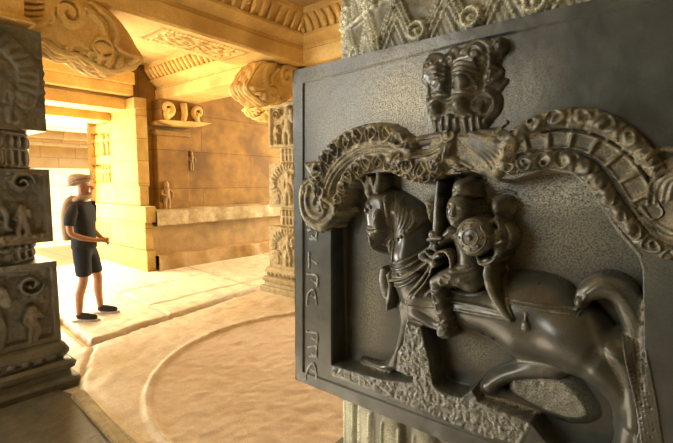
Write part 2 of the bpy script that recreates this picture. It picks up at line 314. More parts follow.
# ------------------------------------------------------------------ room shell
def shell(name, boxes, m, bevel=0):
    bm = bmesh.new()
    for b in boxes: box(bm, *b)
    return tag(frombm(name, bm, m, bevel=bevel), kind='structure')
JY = 3.9; DY0 = 0.55; WX = -8.3; CZ = 3.95
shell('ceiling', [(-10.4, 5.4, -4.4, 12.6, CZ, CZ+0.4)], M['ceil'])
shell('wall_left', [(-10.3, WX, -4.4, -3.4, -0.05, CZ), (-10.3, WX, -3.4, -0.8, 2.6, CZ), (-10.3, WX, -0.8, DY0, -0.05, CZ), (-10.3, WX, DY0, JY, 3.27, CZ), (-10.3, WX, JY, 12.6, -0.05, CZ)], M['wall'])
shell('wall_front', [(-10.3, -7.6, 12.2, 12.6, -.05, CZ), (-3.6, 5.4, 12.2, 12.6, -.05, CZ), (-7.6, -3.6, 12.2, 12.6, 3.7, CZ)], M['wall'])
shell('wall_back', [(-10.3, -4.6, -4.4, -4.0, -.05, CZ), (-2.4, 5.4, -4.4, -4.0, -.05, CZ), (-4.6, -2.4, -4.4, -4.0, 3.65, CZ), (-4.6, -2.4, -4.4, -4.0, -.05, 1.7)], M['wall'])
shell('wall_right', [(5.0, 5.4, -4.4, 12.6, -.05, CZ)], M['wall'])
def thingmesh(name, boxes, m, label, cat, bevel=0.0, parent=None, group=None):
    bm = bmesh.new()
    for b in boxes: box(bm, *b)
    o = frombm(name, bm, m, parent, bevel=bevel)
    return o if parent else tag(o, label, cat, group)
M['dark_wall'] = mat('darkened_unseen_stone', (0.05, 0.042, 0.03), (0.09, 0.075, 0.05), rough=0.85, bump=0.3, scale=3)  # unseen walls coloured dark so the slab reflects little light from them
for n_ in ('wall_back', 'wall_right'): bpy.data.objects[n_].data.materials[0] = M['dark_wall']
# --- bench along the wall: ledge slab over a recessed riser and a plinth
be = empty('wall_bench', (-8.0, 6.5, 0), 'long stone bench with grey ledge along the orange side wall', 'bench')
def wobble(name, x0, x1, y0, y1, z0, z1, m, parent, amp=0.012, rnd=0.03):
    """a long dressed stone course: front (+x) face with a rounded, slightly worn profile"""
    n = int((y1-y0)/0.06); prof = []
    for k in range(6): a = k/5*PI/2; prof.append((x1-rnd+rnd*math.sin(a), z1-rnd+rnd*math.cos(a)))
    for k in range(6): a = k/5*PI/2; prof.append((x1-rnd+rnd*math.cos(a), z0+rnd-rnd*math.sin(a)))
    prof = [(x0, z1)]+prof+[(x0, z0)]
    V = np.zeros((n+1, len(prof), 3)); nz = blur(RNG.standard_normal((n+1, len(prof))), 1.5); nz /= nz.std()
    for i in range(n+1):
        for j, (x, z) in enumerate(prof): V[i, j] = (x+amp*nz[i, j]*(0 < j < len(prof)-1), y0+(y1-y0)*i/n, z+0.4*amp*nz[i, j]*(0 < j < len(prof)-1))
    return gridmesh(name, V, np.ones((n, len(prof)-1), bool), m, parent)
wobble('ledge', -8.28, -7.62, 3.98, 12.0, 0.88, 1.17, M['benchtop'], be, 0.010, 0.02)
thingmesh('riser', [(-8.28, -7.82, 3.98, 12.0, 0.3, 0.9)], M['bench'], 0, 0, parent=be)
wobble('plinth', -8.28, -7.60, 3.98, 12.0, 0.0, 0.31, M['bench'], be, 0.012, 0.02)
# --- doorway jamb with framed relief panels (facing the visitor) and its stepped foot
thingmesh('door_jamb', [(-10.28, -9.02, JY+0.03, JY+0.16, 1.62, 3.27), (-9.06, -8.02, JY-0.06, JY+0.16, 1.62, 3.27), (-10.25, -8.0, JY-0.085, JY+0.10, 3.05, 3.262)], M['jamb'],
          'pale carved stone jamb on the right side of the bright doorway', 'door jamb', 0.012)
jb = bpy.data.objects['door_jamb']
thingmesh('string_course', [(-10.28, -9.04, JY-0.065, JY+0.05, a, b) for a, b in ((1.62, 1.66), (2.11, 2.21), (2.77, 2.86), (3.19, 3.265))]+[(-10.28, -10.14, JY-0.058, JY+0.05, 1.63, 3.25), (-9.13, -9.04, JY-0.058, JY+0.05, 1.63, 3.25)], M['jamb'], 0, 0, 0.008, parent=jb)
thingmesh('foot', [(-10.28, -7.72, JY-0.10, JY+0.075, 0.0, 0.42), (-10.28, -7.80, JY-0.07, JY+0.075, 0.42, 0.95), (-10.28, -7.66, JY-0.12, JY+0.075, 0.95, 1.25), (-10.28, -7.95, JY-0.07, JY+0.1, 1.25, 1.62)], M['jamb'], 0, 0, 0.015, parent=jb)
def jamb_panel(x0, x1, z0, z1, kind):
    R = Relief(x0, x1, z0, z1, 0.012); T = R.new(0.012); wd, ht = x1-x0, z1-z0
    fr = [(x0+.05, z0+.05), (x1-.05, z0+.05), (x1-.05, z1-.05), (x0+.05, z1-.05)]
    if kind != 'tree': R.level(T, fr, -0.085, edge=0.008)
    G = R.new(-1.0)
    if kind == 'row': rowfig(R, G, x0+.08, x1-.08, z0+.06, ht-.14, int(wd/0.16), 0.03, 1.2)
    elif kind == 'pair':
        for i in range(2): figure(R, G, x0+wd*(0.28+0.44*i), z0+.07, ht-.16, 0.03, 1.2)
    elif kind == 'beast': beast(R, G, x0+wd*.45, z0+.06, ht-.14, 0.03)
    else:
        R.stroke(G, [(x0+.2*wd, z0), (x0+.25*wd, z0+.6*ht), (x0+.5*wd, z0+.9*ht), (x0+.75*wd, z0+.6*ht), (x0+.8*wd, z0)], .03, 0.03)
        R.stroke(G, [(x0+.5*wd, z0), (x0+.5*wd, z0+.75*ht)], .03, 0.03); R.stroke(G, [(x0+.38*wd, z0), (x0+.38*wd, z0+.65*ht)], .02, 0.03); R.stroke(G, [(x0+.64*wd, z0), (x0+.64*wd, z0+.65*ht)], .02, 0.03)
        T[:] = -0.03
    T = np.maximum(T, G); T[0] = T[-1] = 0; T[:, 0] = T[:, -1] = 0
    gridmesh('relief_panel', np.stack([R.U, JY-0.055-T, R.V], -1), np.ones((R.nu-1, R.nv-1), bool), M['jamb'], jb, flip=False)
for a in ((-10.15, -9.12, 2.85, 3.2, 'row'), (-10.15, -9.66, 2.2, 2.78, 'pair'), (-9.66, -9.12, 2.2, 2.78, 'pair'), (-10.15, -9.12, 1.65, 2.12, 'row'), (-10.2, -9.1, 0.5, 0.95, 'tree'), (-9.0, -8.2, 2.2, 2.78, 'row')): 
    if a[4] != 'row' or a[0] < -9.5: jamb_panel(*a)
for zz in (1.66, 2.16, 2.8): pass
# --- lintels over the doorway
li = thingmesh('door_lintel', [(-8.34, -8.14, DY0-1.2, JY-0.02, 3.31, 3.50), (-8.34, -8.06, DY0-1.2, JY-0.02, 3.50, 3.72), (-8.34, -8.18, DY0-1.2, JY-0.02, 3.72, 3.80)], M['beam'], 'stepped stone lintel with scalloped edge above the doorway', 'lintel', 0.012)
bm = bmesh.new()
for i in range(30):
    y = DY0-1.0+i*0.145; bmesh.ops.create_uvsphere(bm, u_segments=8, v_segments=6, radius=0.055, matrix=Matrix.Translation((-8.075, y, 3.73)) @ Matrix.Diagonal((0.7, 1.1, 0.9, 1)))
frombm('scallop_row', bm, M['beam'], li, True)
thingmesh('inner_lintel', [(-8.9, -8.36, DY0+.02, JY+0.03, 3.06, 3.30), (-9.7, -9.1, DY0+.02, JY+0.03, 2.92, 3.28)], M['beam'], 'ochre stone cross beams inside the doorway head', 'lintel', 0.015)
# --- building outside, in full sun
ob = empty('stone_building', (-14.5, 4, 0), 'sunlit stone building with stepped cornice seen through the doorway', 'building')
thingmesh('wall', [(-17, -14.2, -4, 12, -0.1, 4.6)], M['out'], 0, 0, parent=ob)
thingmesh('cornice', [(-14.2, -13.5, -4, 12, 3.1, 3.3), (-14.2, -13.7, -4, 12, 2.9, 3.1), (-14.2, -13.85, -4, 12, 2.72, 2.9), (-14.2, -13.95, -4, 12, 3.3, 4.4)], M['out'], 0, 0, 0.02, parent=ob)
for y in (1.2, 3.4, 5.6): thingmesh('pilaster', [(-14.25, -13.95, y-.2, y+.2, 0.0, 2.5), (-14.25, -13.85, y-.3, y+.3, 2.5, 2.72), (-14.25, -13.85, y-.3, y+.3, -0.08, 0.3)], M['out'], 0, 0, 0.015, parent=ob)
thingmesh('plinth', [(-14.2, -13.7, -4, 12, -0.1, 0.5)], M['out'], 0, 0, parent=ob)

# --- pilaster on the side wall with bracket capital of curled leaves
def brackets_bm(pts, fn, a, b):
    bm = bmesh.new(); extr(bm, pts, fn, a, b); return bm
pi_ = empty('wall_pilaster', (-8.2, 4.65, 1.17), 'flat wall pilaster with a leafy bracket standing on the bench end', 'pilaster')
thingmesh('shaft', [(-8.3, -8.1, 4.28, 4.95, 1.17, 2.62), (-8.3, -8.06, 4.24, 4.99, 2.62, 2.72), (-8.3, -8.0, 4.2, 5.03, 2.80, 2.88), (-8.3, -8.06, 4.26, 4.97, 1.17, 1.3)], M['wall'], 0, 0, 0.015, parent=pi_)
thingmesh('capital', [(-8.3, -7.94, 4.3, 5.25, 2.88, 3.3)], M['wall'], 0, 0, 0.02, parent=pi_)
def tube(bm, pts, r, seg=8, n=6):
    pts = cr(pts, n) if len(pts) > 2 else [np.array(p, float) for p in pts]; rs = np.interp(np.linspace(0, 1, len(pts)), np.linspace(0, 1, len(np.atleast_1d(r))), np.atleast_1d(r))
    rings = []; prev = None
    for i, p in enumerate(pts):
        t = Vector(pts[min(i+1, len(pts)-1)]-pts[max(i-1, 0)]).normalized(); ref = Vector((0, 0, 1)) if abs(t.z) < 0.9 else Vector((1, 0, 0))
        if prev is not None: ref = prev
        s_ = t.cross(ref).normalized(); q = s_.cross(t).normalized(); prev = q
        rings.append([bm.verts.new(Vector(p)+(s_*math.cos(k*2*PI/seg)+q*math.sin(k*2*PI/seg))*rs[i]) for k in range(seg)])
    for A, B in zip(rings[:-1], rings[1:]):
        for k in range(seg): bm.faces.new((A[k], A[(k+1) % seg], B[(k+1) % seg], B[k]))
    bm.faces.new(rings[0][::-1]); bm.faces.new(rings[-1])
def curl(cy, cz, r, turns, a0, ccw, n=14): return [(cy+r*(1-.8*q)*math.cos(a0+ccw*q*turns*2*PI), cz+r*(1-.8*q)*math.sin(a0+ccw*q*turns*2*PI)) for q in np.linspace(0, 1, n)]
bm = bmesh.new()
for yy in (4.42, 5.08):
    tube(bm, [(-7.90, p, q) for p, q in curl(yy, 3.12, 0.13, 1.3, -PI/2, 1 if yy < 4.7 else -1)], [0.055, 0.03])
    tube(bm, [(-7.92, yy, 2.93), (-7.88, yy-.05, 3.02), (-7.9, yy, 3.1)], [0.06, 0.04])
tube(bm, [(-7.93, 4.75, 2.9), (-7.86, 4.75, 3.05), (-7.9, 4.75, 3.25)], [0.05, 0.07])
frombm('curled_leaves', bm, M['beam'], pi_, True)
bm = bmesh.new(); extr(bm, [(4.25, 2.88), (4.6, 2.80), (5.1, 2.84), (5.38, 2.93), (5.1, 2.93), (4.6, 2.9)], lambda p, q, t: (t, p, q), -8.25, -7.85)
frombm('drip_plate', bm, M['beam'], pi_)
# low niche figures on the wall
def small_statue(x, y, z, h, label):
    bm = bmesh.new(); k = h
    tube(bm, [(x, y-.06*k, z), (x, y-.07*k, z+.25*k), (x, y-.03*k, z+.5*k)], [.07*k, .08*k]); tube(bm, [(x, y+.06*k, z), (x, y+.09*k, z+.25*k), (x, y+.03*k, z+.5*k)], [.07*k, .08*k])
    tube(bm, [(x, y, z+.45*k), (x+.01, y, z+.6*k), (x, y, z+.78*k)], [.13*k, .10*k, .15*k]); tube(bm, [(x, y, z+.78*k), (x, y, z+.88*k), (x, y, z+1.0*k), (x, y, z+1.1*k)], [.06*k, .11*k, .10*k, .03*k])
    tube(bm, [(x, y-.14*k, z+.74*k), (x+.03, y-.22*k, z+.6*k), (x+.05, y-.1*k, z+.5*k)], .045*k); tube(bm, [(x, y+.14*k, z+.74*k), (x+.03, y+.22*k, z+.6*k), (x+.02, y+.2*k, z+.4*k)], .045*k)
    tag(frombm('wall_figure', bm, M['bench'], None, True), label, 'statue')
small_statue(-8.06, 4.42, 1.17, 0.50, 'small worn carved figure low on the pilaster above the bench')
small_statue(-8.27, 5.12, 1.95, 0.38, 'small pale carved figure halfway up the side wall beside the pilaster')

# ------------------------------------------------------------------ roof beams
P1 = (-0.344, 1.22); P2 = (-4.42, 0.73); P3 = (-4.60, 4.86); BZ = 3.3
def beam(name, along, c, a0, a1, half, label, m, faces=(1,), z0=BZ, z1=CZ, carve=True, soffit=None):
    """profile across: fascia, ledge, carved cornice stepping out to the ceiling"""
    h = half; T = z1-z0
    pr = [(0, 0), (h-.03, 0), (h, .02), (h, T*.30), (h-.03, T*.33), (h-.03, T*.40), (h+.05, T*.47), (h+.10, T*.52), (h+.10, T*.57), (h+.06, T*.60), (h+.10, T*.72), (h+.18, T*.86), (h+.20, T*.90), (h+.20, T)]
    full = [(-p, q) for p, q in pr[:0:-1]]+pr[1:]
    fn = (lambda p, q, t: (c+p, t, z0+q)) if along == 'y' else (lambda p, q, t: (t, c+p, z0+q))
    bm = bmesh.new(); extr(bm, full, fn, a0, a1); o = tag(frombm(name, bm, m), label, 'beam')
    if carve:
        bm = bmesh.new()
        for sgn in faces:
            n = int((a1-a0)/0.13)
            for i in range(n):
                t = a0+(i+.5)*(a1-a0)/n; k_ = 1.0 if along == 'x' else .62; pts = [(h+.07, T*.58), (h+.13, T*.70), (h+.20, T*.86)]
                tube(bm, [fn(sgn*p, q, t+d) for (p, q), d in zip(pts, (-.0, .005, 0.0))], [0.030*k_, 0.045*k_, 0.036*k_], 6, 2)
        frombm('leaf_moulding', bm, m, o, True)
    return o
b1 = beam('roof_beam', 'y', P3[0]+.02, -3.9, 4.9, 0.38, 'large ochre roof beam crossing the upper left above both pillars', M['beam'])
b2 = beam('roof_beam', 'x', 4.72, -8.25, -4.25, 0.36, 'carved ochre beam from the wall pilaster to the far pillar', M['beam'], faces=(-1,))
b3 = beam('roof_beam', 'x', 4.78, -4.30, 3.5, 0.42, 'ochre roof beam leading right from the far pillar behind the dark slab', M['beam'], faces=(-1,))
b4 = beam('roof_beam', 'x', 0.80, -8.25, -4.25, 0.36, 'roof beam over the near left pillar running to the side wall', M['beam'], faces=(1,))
# carved soffit panel
R = Relief(-4.86, -4.32, 2.35, 3.55, 0.009); T = R.new(0.0); G = R.new(0.0)
R.strip(G, [(-4.82, 2.40), (-4.82, 3.5)], 0.035, lambda s, d: 0.012*np.abs(np.sin(s*60))*(1-d**2), n=2); R.strip(G, [(-4.36, 2.40), (-4.36, 3.5)], 0.035, lambda s, d: 0.012*np.abs(np.sin(s*60))*(1-d**2), n=2)
R.strip(G, [(-4.82, 2.40), (-4.36, 2.40)], 0.035, lambda s, d: 0.012*np.abs(np.sin(s*60))*(1-d**2), n=2); R.strip(G, [(-4.82, 3.5), (-4.36, 3.5)], 0.035, lambda s, d: 0.012*np.abs(np.sin(s*60))*(1-d**2), n=2)
dd = np.hypot((R.U+4.59)/0.19, (R.V-2.95)/0.48); G += np.where(dd < 1, 0.018*(0.5+0.5*np.cos(dd*19))*(0.6+0.4*np.cos(12*np.arctan2(R.V-2.95, (R.U+4.59)*2.5))), 0)
for cy in (2.55, 3.35):
    for cx in (-4.72, -4.46): R.spiral(G, cx, cy, 0.07, 0.012, 0.014)
G[0] = G[-1] = 0; G[:, 0] = G[:, -1] = 0
gridmesh('lotus_panel', np.stack([R.U, R.V, BZ-0.002-G], -1), np.ones((R.nu-1, R.nv-1), bool), M['beam'], b1)

# ------------------------------------------------------------------ pillars
def poly_wrap(name, poly, z0, z1, hfun, step, m, parent, caps=True, taper=0.02):
    """prism over a plan outline; every side carries relief hfun(i, w, R)->height field on (s, z)"""
    wears = []; n = len(poly); allV = []; tot = 0; verts = []; faces = []
    for i in range(n):
        a = np.array(poly[i]); b = np.array(poly[(i+1) % n]); wd = np.hypot(*(b-a)); t = (b-a)/wd; nr = np.array([t[1], -t[0]])
        R = Relief(0, wd, z0, z1, step); R.u = np.linspace(0, wd, R.nu); R.v = np.linspace(z0, z1, R.nv); R.U, R.V = np.meshgrid(R.u, R.v, indexing='ij')
        Hh = hfun(i, wd, R); ww = np.zeros(R.U.shape)
        if isinstance(Hh, tuple): Hh, ww = Hh
        wears.append(ww.reshape(-1)); e = np.minimum(np.minimum(R.U, wd-R.U), np.minimum(R.V-z0, z1-R.V)); Hh = Hh*np.clip(e/taper, 0, 1)
        X = a[0]+t[0]*R.U+nr[0]*Hh; Y = a[1]+t[1]*R.U+nr[1]*Hh; V = np.stack([X, Y, R.V], -1).reshape(-1, 3)
        idx = np.arange(R.nu*R.nv).reshape(R.nu, R.nv)+tot; verts.append(V); tot += len(V)
        faces.append(np.stack([idx[:-1, :-1], idx[1:, :-1], idx[1:, 1:], idx[:-1, 1:]], -1).reshape(-1, 4))
    co = np.concatenate(verts); q = np.concatenate(faces)
    me = bpy.data.meshes.new(name); me.from_pydata(co.tolist()+[(p[0], p[1], z) for z in (z0, z1) for p in poly], [], q.tolist()+[list(range(tot, tot+n))[::-1], list(range(tot+n, tot+2*n))]); me.update()
    me.polygons.foreach_set('use_smooth', [True]*len(q)+[False]*2)
    a_ = me.attributes.new('wear_sheen', 'FLOAT', 'POINT'); a_.data.foreach_set('value', np.concatenate(wears+[np.zeros(2*n)]).astype(np.float32))
    return link(name, me, m, parent)
def sq(c, h): return [(c[0]-h, c[1]-h), (c[0]+h, c[1]-h), (c[0]+h, c[1]+h), (c[0]-h, c[1]+h)]
def octo(c, h, k=0.42):
    g = h*k; return [(c[0]+x, c[1]+y) for x, y in ((-g, -h), (g, -h), (h, -g), (h, g), (g, h), (-g, h), (-h, g), (-h, -g))]
def stack(name, c, prof, m, parent, rnd=4):
    """square mouldings lofted from (z, half) pairs with softened corners"""
    bm = bmesh.new(); rings = []
    for z, h in prof:
        r = 0.03; ring = []
        for cx, cy, a0 in ((1, -1, -PI/2), (1, 1, 0), (-1, 1, PI/2), (-1, -1, PI)):
            for k in range(rnd): a = a0+k/(rnd-1)*PI/2; ring.append(bm.verts.new((c[0]+cx*(h-r)+r*math.cos(a), c[1]+cy*(h-r)+r*math.sin(a), z)))
        rings.append(ring)
    for A, B in zip(rings[:-1], rings[1:]):
        for k in range(len(A)): bm.faces.new((A[k], A[(k+1) % len(A)], B[(k+1) % len(A)], B[k]))
    bm.faces.new(rings[0][::-1]); bm.faces.new(rings[-1])
    return frombm(name, bm, m, parent)
def block_relief(kind, depth=0.045):
    def f(i, wd, R):
        T = np.full(R.U.shape, 0.0); z0, z1 = R.v[0], R.v[-1]; H = z1-z0; b = 0.045
        fr = [(b, z0+b), (wd-b, z0+b), (wd-b, z1-b), (b, z1-b)]
        if kind == 'arch': fr = [(b*1.6, z0+b), (wd-b*1.6, z0+b), (wd-b*1.3, z0+H*.6), (wd*.72, z1-b*1.6), (wd*.5, z1-b), (wd*.28, z1-b*1.6), (b*1.3, z0+H*.6)]
        k, D = R.sdist(fr, smooth=(kind == 'arch')); T[k] = np.where(D > 0, -depth*np.clip(D/0.012, 0, 1), T[k])
        if kind == 'arch':
            G = R.new(0.0); pts = [(wd*.14, z0+H*.3), (wd*.12, z0+H*.62), (wd*.30, z1-H*.14), (wd*.5, z1-H*.07), (wd*.70, z1-H*.14), (wd*.88, z0+H*.62), (wd*.86, z0+H*.3)]
            R.strip(G, pts, wd*.075, lambda s, d: 0.012+0.022*np.abs(np.sin(s*50))*np.sqrt(1-d**2)); T = np.maximum(T, G)
        G = R.new(-1.0); cx = wd*.5
        if kind == 'arch': figure(R, G, cx, z0+b*1.2, H*.72, 0.03, 1.5, pose=(-1)**i*.7); figure(R, G, cx-wd*.27, z0+b*1.2, H*.36, 0.02, 1.3); figure(R, G, cx+wd*.27, z0+b*1.2, H*.36, 0.02, 1.3)
        elif kind == 'beast':
            fl = 1 if i % 2 else -1; beast(R, G, cx-.06*fl, z0+b*1.5, H*.56, 0.03, fl); figure(R, G, cx-.08*fl, z0+H*.50, H*.34, 0.035, 1.5); figure(R, G, cx+wd*.28*fl, z0+b*1.3, H*.42, .02, 1.5, pose=.5)
            for a_, b_ in ((.2, .82), (.5, .88), (.8, .82)): R.spiral(G, wd*a_, z0+H*b_, wd*.09, .013, 0.012, ccw=1 if a_ < .5 else -1)
            R.strip(G, [(b*1.3, z0+b*1.3), (wd-b*1.3, z0+b*1.3)], .02, lambda s, d: 0.0+0.012*np.abs(np.sin(s*70)), n=1)
        elif kind == 'pair': figure(R, G, cx-wd*.2, z0+b*1.1, H*.8, 0.03, 1.5); figure(R, G, cx+wd*.2, z0+b*1.1, H*.8, 0.03, 1.5)
        elif kind == 'dance': figure(R, G, cx, z0+b*1.1, H*.8, 0.04, 1.7); figure(R, G, cx-wd*.3, z0+b*1.1, H*.42, .02, 1.5); figure(R, G, cx+wd*.3, z0+b*1.1, H*.42, .02, 1.5); R.spiral(G, cx+wd*.3, z1-H*.25, wd*.1, .014, 0.02); R.spiral(G, cx-wd*.3, z1-H*.25, wd*.1, .014, 0.02, ccw=-1)
        T = np.where(G > T, np.maximum(T, G), T); nz = blur(RNG.standard_normal(T.shape), 1.5); return blur(T, 0.6)+nz/nz.std()*0.0022
    return f
def shaft_relief(i, wd, R):
    z0, z1 = R.v[0], R.v[-1]; H = z1-z0; G = R.new(0.0); n = max(2, int(wd/0.075))
    for k in range(n):
        cx = wd*(k+.5)/n
        R.ball(G, cx, z0+H*.72, wd/n*.40, H*.17, 0.028, p=3); R.ball(G, cx, z0+H*.32, wd/n*.34, H*.24, 0.02, p=3)
    G = np.maximum(G, 0.02*np.exp(-((R.V-z0-H*.52)/(H*.03))**2)); G = np.maximum(G, 0.026*np.exp(-((R.V-z1+H*.05)/(H*.04))**2)); G = np.maximum(G, 0.026*np.exp(-((R.V-z0-H*.05)/(H*.04))**2))
    return G
def ribbed(o_, fn, Hh, m, br):
    """leafy ribs wrapped round the nose of the bracket"""
    e = np.array(cr(o_, 8, True)); n0, n1 = 8, len(e)-10; e = e[n0:n1]; d = np.gradient(e, axis=0); nr = np.stack([-d[:, 1], d[:, 0]], 1)*-1.0; nr /= np.linalg.norm(nr, axis=1, keepdims=True)+1e-9
    ts = np.linspace(-1, 1, 33); V = np.zeros((len(e), 33, 3)); s_ = np.cumsum(np.hypot(d[:, 0], d[:, 1]))
    for j, t in enumerate(ts):
        h = 0.004+0.030*np.abs(np.cos(t*2.5*PI))**.7*(1-.5*t*t)+0.016*np.abs(np.sin(s_*22+3*abs(t)))-.02*(abs(t) > .98)
        for i in range(len(e)): p = e[i]+nr[i]*h[i]; V[i, j] = fn(p[0], p[1], t*Hh*.97)
    gridmesh('leaf_ribs', V, np.ones((len(e)-1, 32), bool), m, br)
def bracket(c, ang, parent, m, reach=1.15, wid=0.36, rest=True):
    """curling corbel: outline in (distance from the pillar axis, height)"""
    q = reach/1.25; o_ = [(0.2, -.44), (.50*q, -.40), (.62*q, -.47), (.74*q, -.47), (.86*q, -.53), (1.0*q, -.55), (1.10*q, -.505), (1.20*q, -.46), (1.25*q, -.385), (1.2*q, -.31), (1.14*q, -.20), (1.06*q, -.10), (.96*q, -.03), (.8*q, .0), (.2, .0)]
    ca, sa = math.cos(ang), math.sin(ang); Hh = wid/2
    fn = lambda p, z, t: (c[0]+ca*p-sa*t, c[1]+sa*p+ca*t, BZ+z)
    for_s = []
    pts = [tuple(p) for p in cr(o_, 3, True)]
    R = Relief(0.15, 1.3*q, -.64, .02, 0.008); G = R.new(-9.0); R.inflate(G, o_, 0.0, 0.07, 0.11, n=4)
    G2 = R.new(0.0)
    R.spiral(G2, .66*q, -.17, .155, .03, 1, turns=1.6, a0=2.6, ccw=1); R.stroke(G2, [(.22, -.08), (.34, -.05), (.48, -.03), (.62*q, -.015)], .022, 1); 
    for kk in range(5): R.stroke(G2, [(.24+.03*kk, -.40+.055*kk), (.42+.03*kk, -.36+.055*kk), (.50*q+.03*kk, -.28+.05*kk), (.50*q, -.18+.03*kk)], .016, 1)
    R.stroke(G2, [(.84*q, -.02), (.97*q, -.12), (1.02*q, -.24), (1.0*q, -.34), (1.08*q, -.40), (1.2*q, -.41)], .022, 1)
    R.stroke(G2, [(.80*q, -.10), (.90*q, -.2), (.92*q, -.32)], .018, 1); R.ball(G2, .90*q, -.40, .075, .05, 1); R.ring(G2, .90*q, -.40, .085, .014, 1)
    for kk in range(7): R.stroke(G2, [(.60*q+.08*kk*q, -.50-.012*kk), (.64*q+.08*kk*q, -.46)], .02, 1)
    G = np.where(G > -1, G+0.055*np.clip(G2, -0.0, 1)+0.0, G); ok = G > -1; mask = ok[:-1, :-1] & ok[1:, :-1] & ok[1:, 1:] & ok[:-1, 1:]
    Gs = np.where(ok, G, 0); bm = bmesh.new(); extr(bm, pts, fn, -Hh, Hh); br = frombm('bracket', bm, m, parent); ribbed(o_, fn, Hh, m, br)
    for s_ in (-1, 1):
        t = s_*(Hh-0.01+Gs*0.9); X = c[0]+ca*R.U-sa*t; Y = c[1]+sa*R.U+ca*t
        gridmesh('scroll_carving', np.stack([X, Y, BZ+R.V], -1), mask, m, br, flip=(s_ > 0))
    # soft scalloped edge
    bm = bmesh.new(); edge = cr(o_, 5, True)
    for s_ in (-1, 1): tube(bm, [np.array(fn(p[0], p[1], s_*(Hh-.01))) for p in edge[12:70:3]], 0.024, 6, 2)
    frombm('edge_roll', bm, m, br, True)
    return br
def pillar(c, label, sections, m, mcap, angs, step=0.008, baseh=0.56, bh=.42, reach=1.15):
    r = empty('carved_pillar', (c[0], c[1], 0), label, 'pillar', 'carved stone pillars')
    z = sections[0][1]
    bs = stack('base', c, [(0, baseh), (.07, baseh+.01), (.09, baseh), (.10, baseh-.04), (.15, baseh-.045), (.17, baseh-.02), (.21, baseh-.01), (.235, baseh-.04), (.24, baseh-.08), (.27, baseh-.085), (.29, baseh-.05), (.32, baseh-.045), (z-.03, baseh-.07), (z, baseh-.11)], m, r)
    poly_wrap('petal_course', sq(c, baseh-.085), .245, .33, lambda i, wd, R: 0.05*np.abs(np.sin(R.U*PI/0.09))**0.6*np.sqrt(np.clip(1-((R.V-.287)/.043)**2, 0, 1)), step, m, bs)
    for k, (kind, z0, z1) in enumerate(sections):
        if kind == 'shaft': poly_wrap('shaft', octo(c, 0.385, .5), z0, z1, shaft_relief, step, m, r)
        else: poly_wrap('carved_block', sq(c, bh+.01 if k == 0 else bh), z0, z1, block_relief(kind), step, m, r)
    zt = sections[-1][2]
    stack('capital', c, [(zt, .36), (zt+.03, .40), (zt+.06, .44), (zt+.09, .42), (zt+.12, .38), (BZ-.002, .40)], mcap, r)
    for a in angs: bracket(c, a, r, mcap, reach)
    return r
random.seed(3)
p2 = pillar(P2, 'dark carved stone pillar at the far left edge behind the visitor', [('dance', .40, 1.06), ('shaft', 1.06, 1.22), ('beast', 1.22, 1.80), ('shaft', 1.80, 2.10), ('arch', 2.10, 2.86)], M['dark'], M['beam'], (PI/2, PI), step=.006, bh=.455, reach=1.38)
p3 = pillar(P3, 'tan carved stone pillar between the wall bench and the dark slab', [('arch', .40, 1.02), ('shaft', 1.02, 1.32), ('arch', 1.32, 1.98), ('shaft', 1.98, 2.22), ('dance', 2.22, 2.86)], M['carved'], M['beam'], (-PI/2, PI, 0), baseh=0.54, reach=1.3)

# ------------------------------------------------------------------ the near pillar with the big relief slab
YF = 0.78; SX0, SX1, SZ0, SZ1 = -0.788, 0.10, 1.172, 1.979
LIFT = 0.0                                          # how far the motif being carved stands proud of the face
def conv(x, y, h=0.0):
    p = at(x, y, 1, YF-h-LIFT); return (p[0], p[2])
def rs(x):                                          # metres per photo pixel on the slab
    d = _f+_r*(x-336.5)/F; t = YF/d[1]; return t/F*1.06
p1 = empty('carved_pillar', (P1[0], P1[1], 0), 'near dark pillar whose block carries a horse and rider relief', 'pillar', 'carved stone pillars')
R = Relief(SX0, SX1, SZ0, SZ1, 0.0015, conv, rs); RB = R
B = R.new(0.0)
nz1 = blur(RNG.standard_normal(B.shape), 3.0); nz1 /= nz1.std(); nz0 = blur(RNG.standard_normal(B.shape), 1.3); nz0 /= nz0.std(); nz2 = blur(RNG.standard_normal(B.shape), 12); nz2 /= nz2.std()
wear_sheen = R.new(0.0)
# sunk field inside the narrow rim
fld = [(303, 83), (345, 72.5), (460, 43.5), (640, 4), (900, -60), (900, 640), (503, 447), (303, 372)]
k, D = R.sdist(fld, smooth=False, n=2); B[k] -= 0.0045*np.clip(D/0.003+.5, 0, 1)
LO = -0.060
pit1 = [(330.5, 228), (333, 222), (341, 200), (352, 182), (366, 174), (385, 172), (410, 178), (432, 182), (440, 176), (470, 172), (500, 180), (514, 180), (545, 170), (570, 174), (588, 190), (602, 212), (618, 236), (636, 256), (641, 270),
        (642, 330), (641, 400), (630, 470), (560, 460), (530, 423), (478, 402), (471, 390), (460, 398), (444, 394), (433, 386), (427, 352), (420, 327), (404, 323), (402, 345), (396, 352), (394, 372), (412, 378), (411, 383), (392, 381), (372, 377), (350, 371), (330.5, 365)]
R.level(B, pit1, LO, edge=0.003)
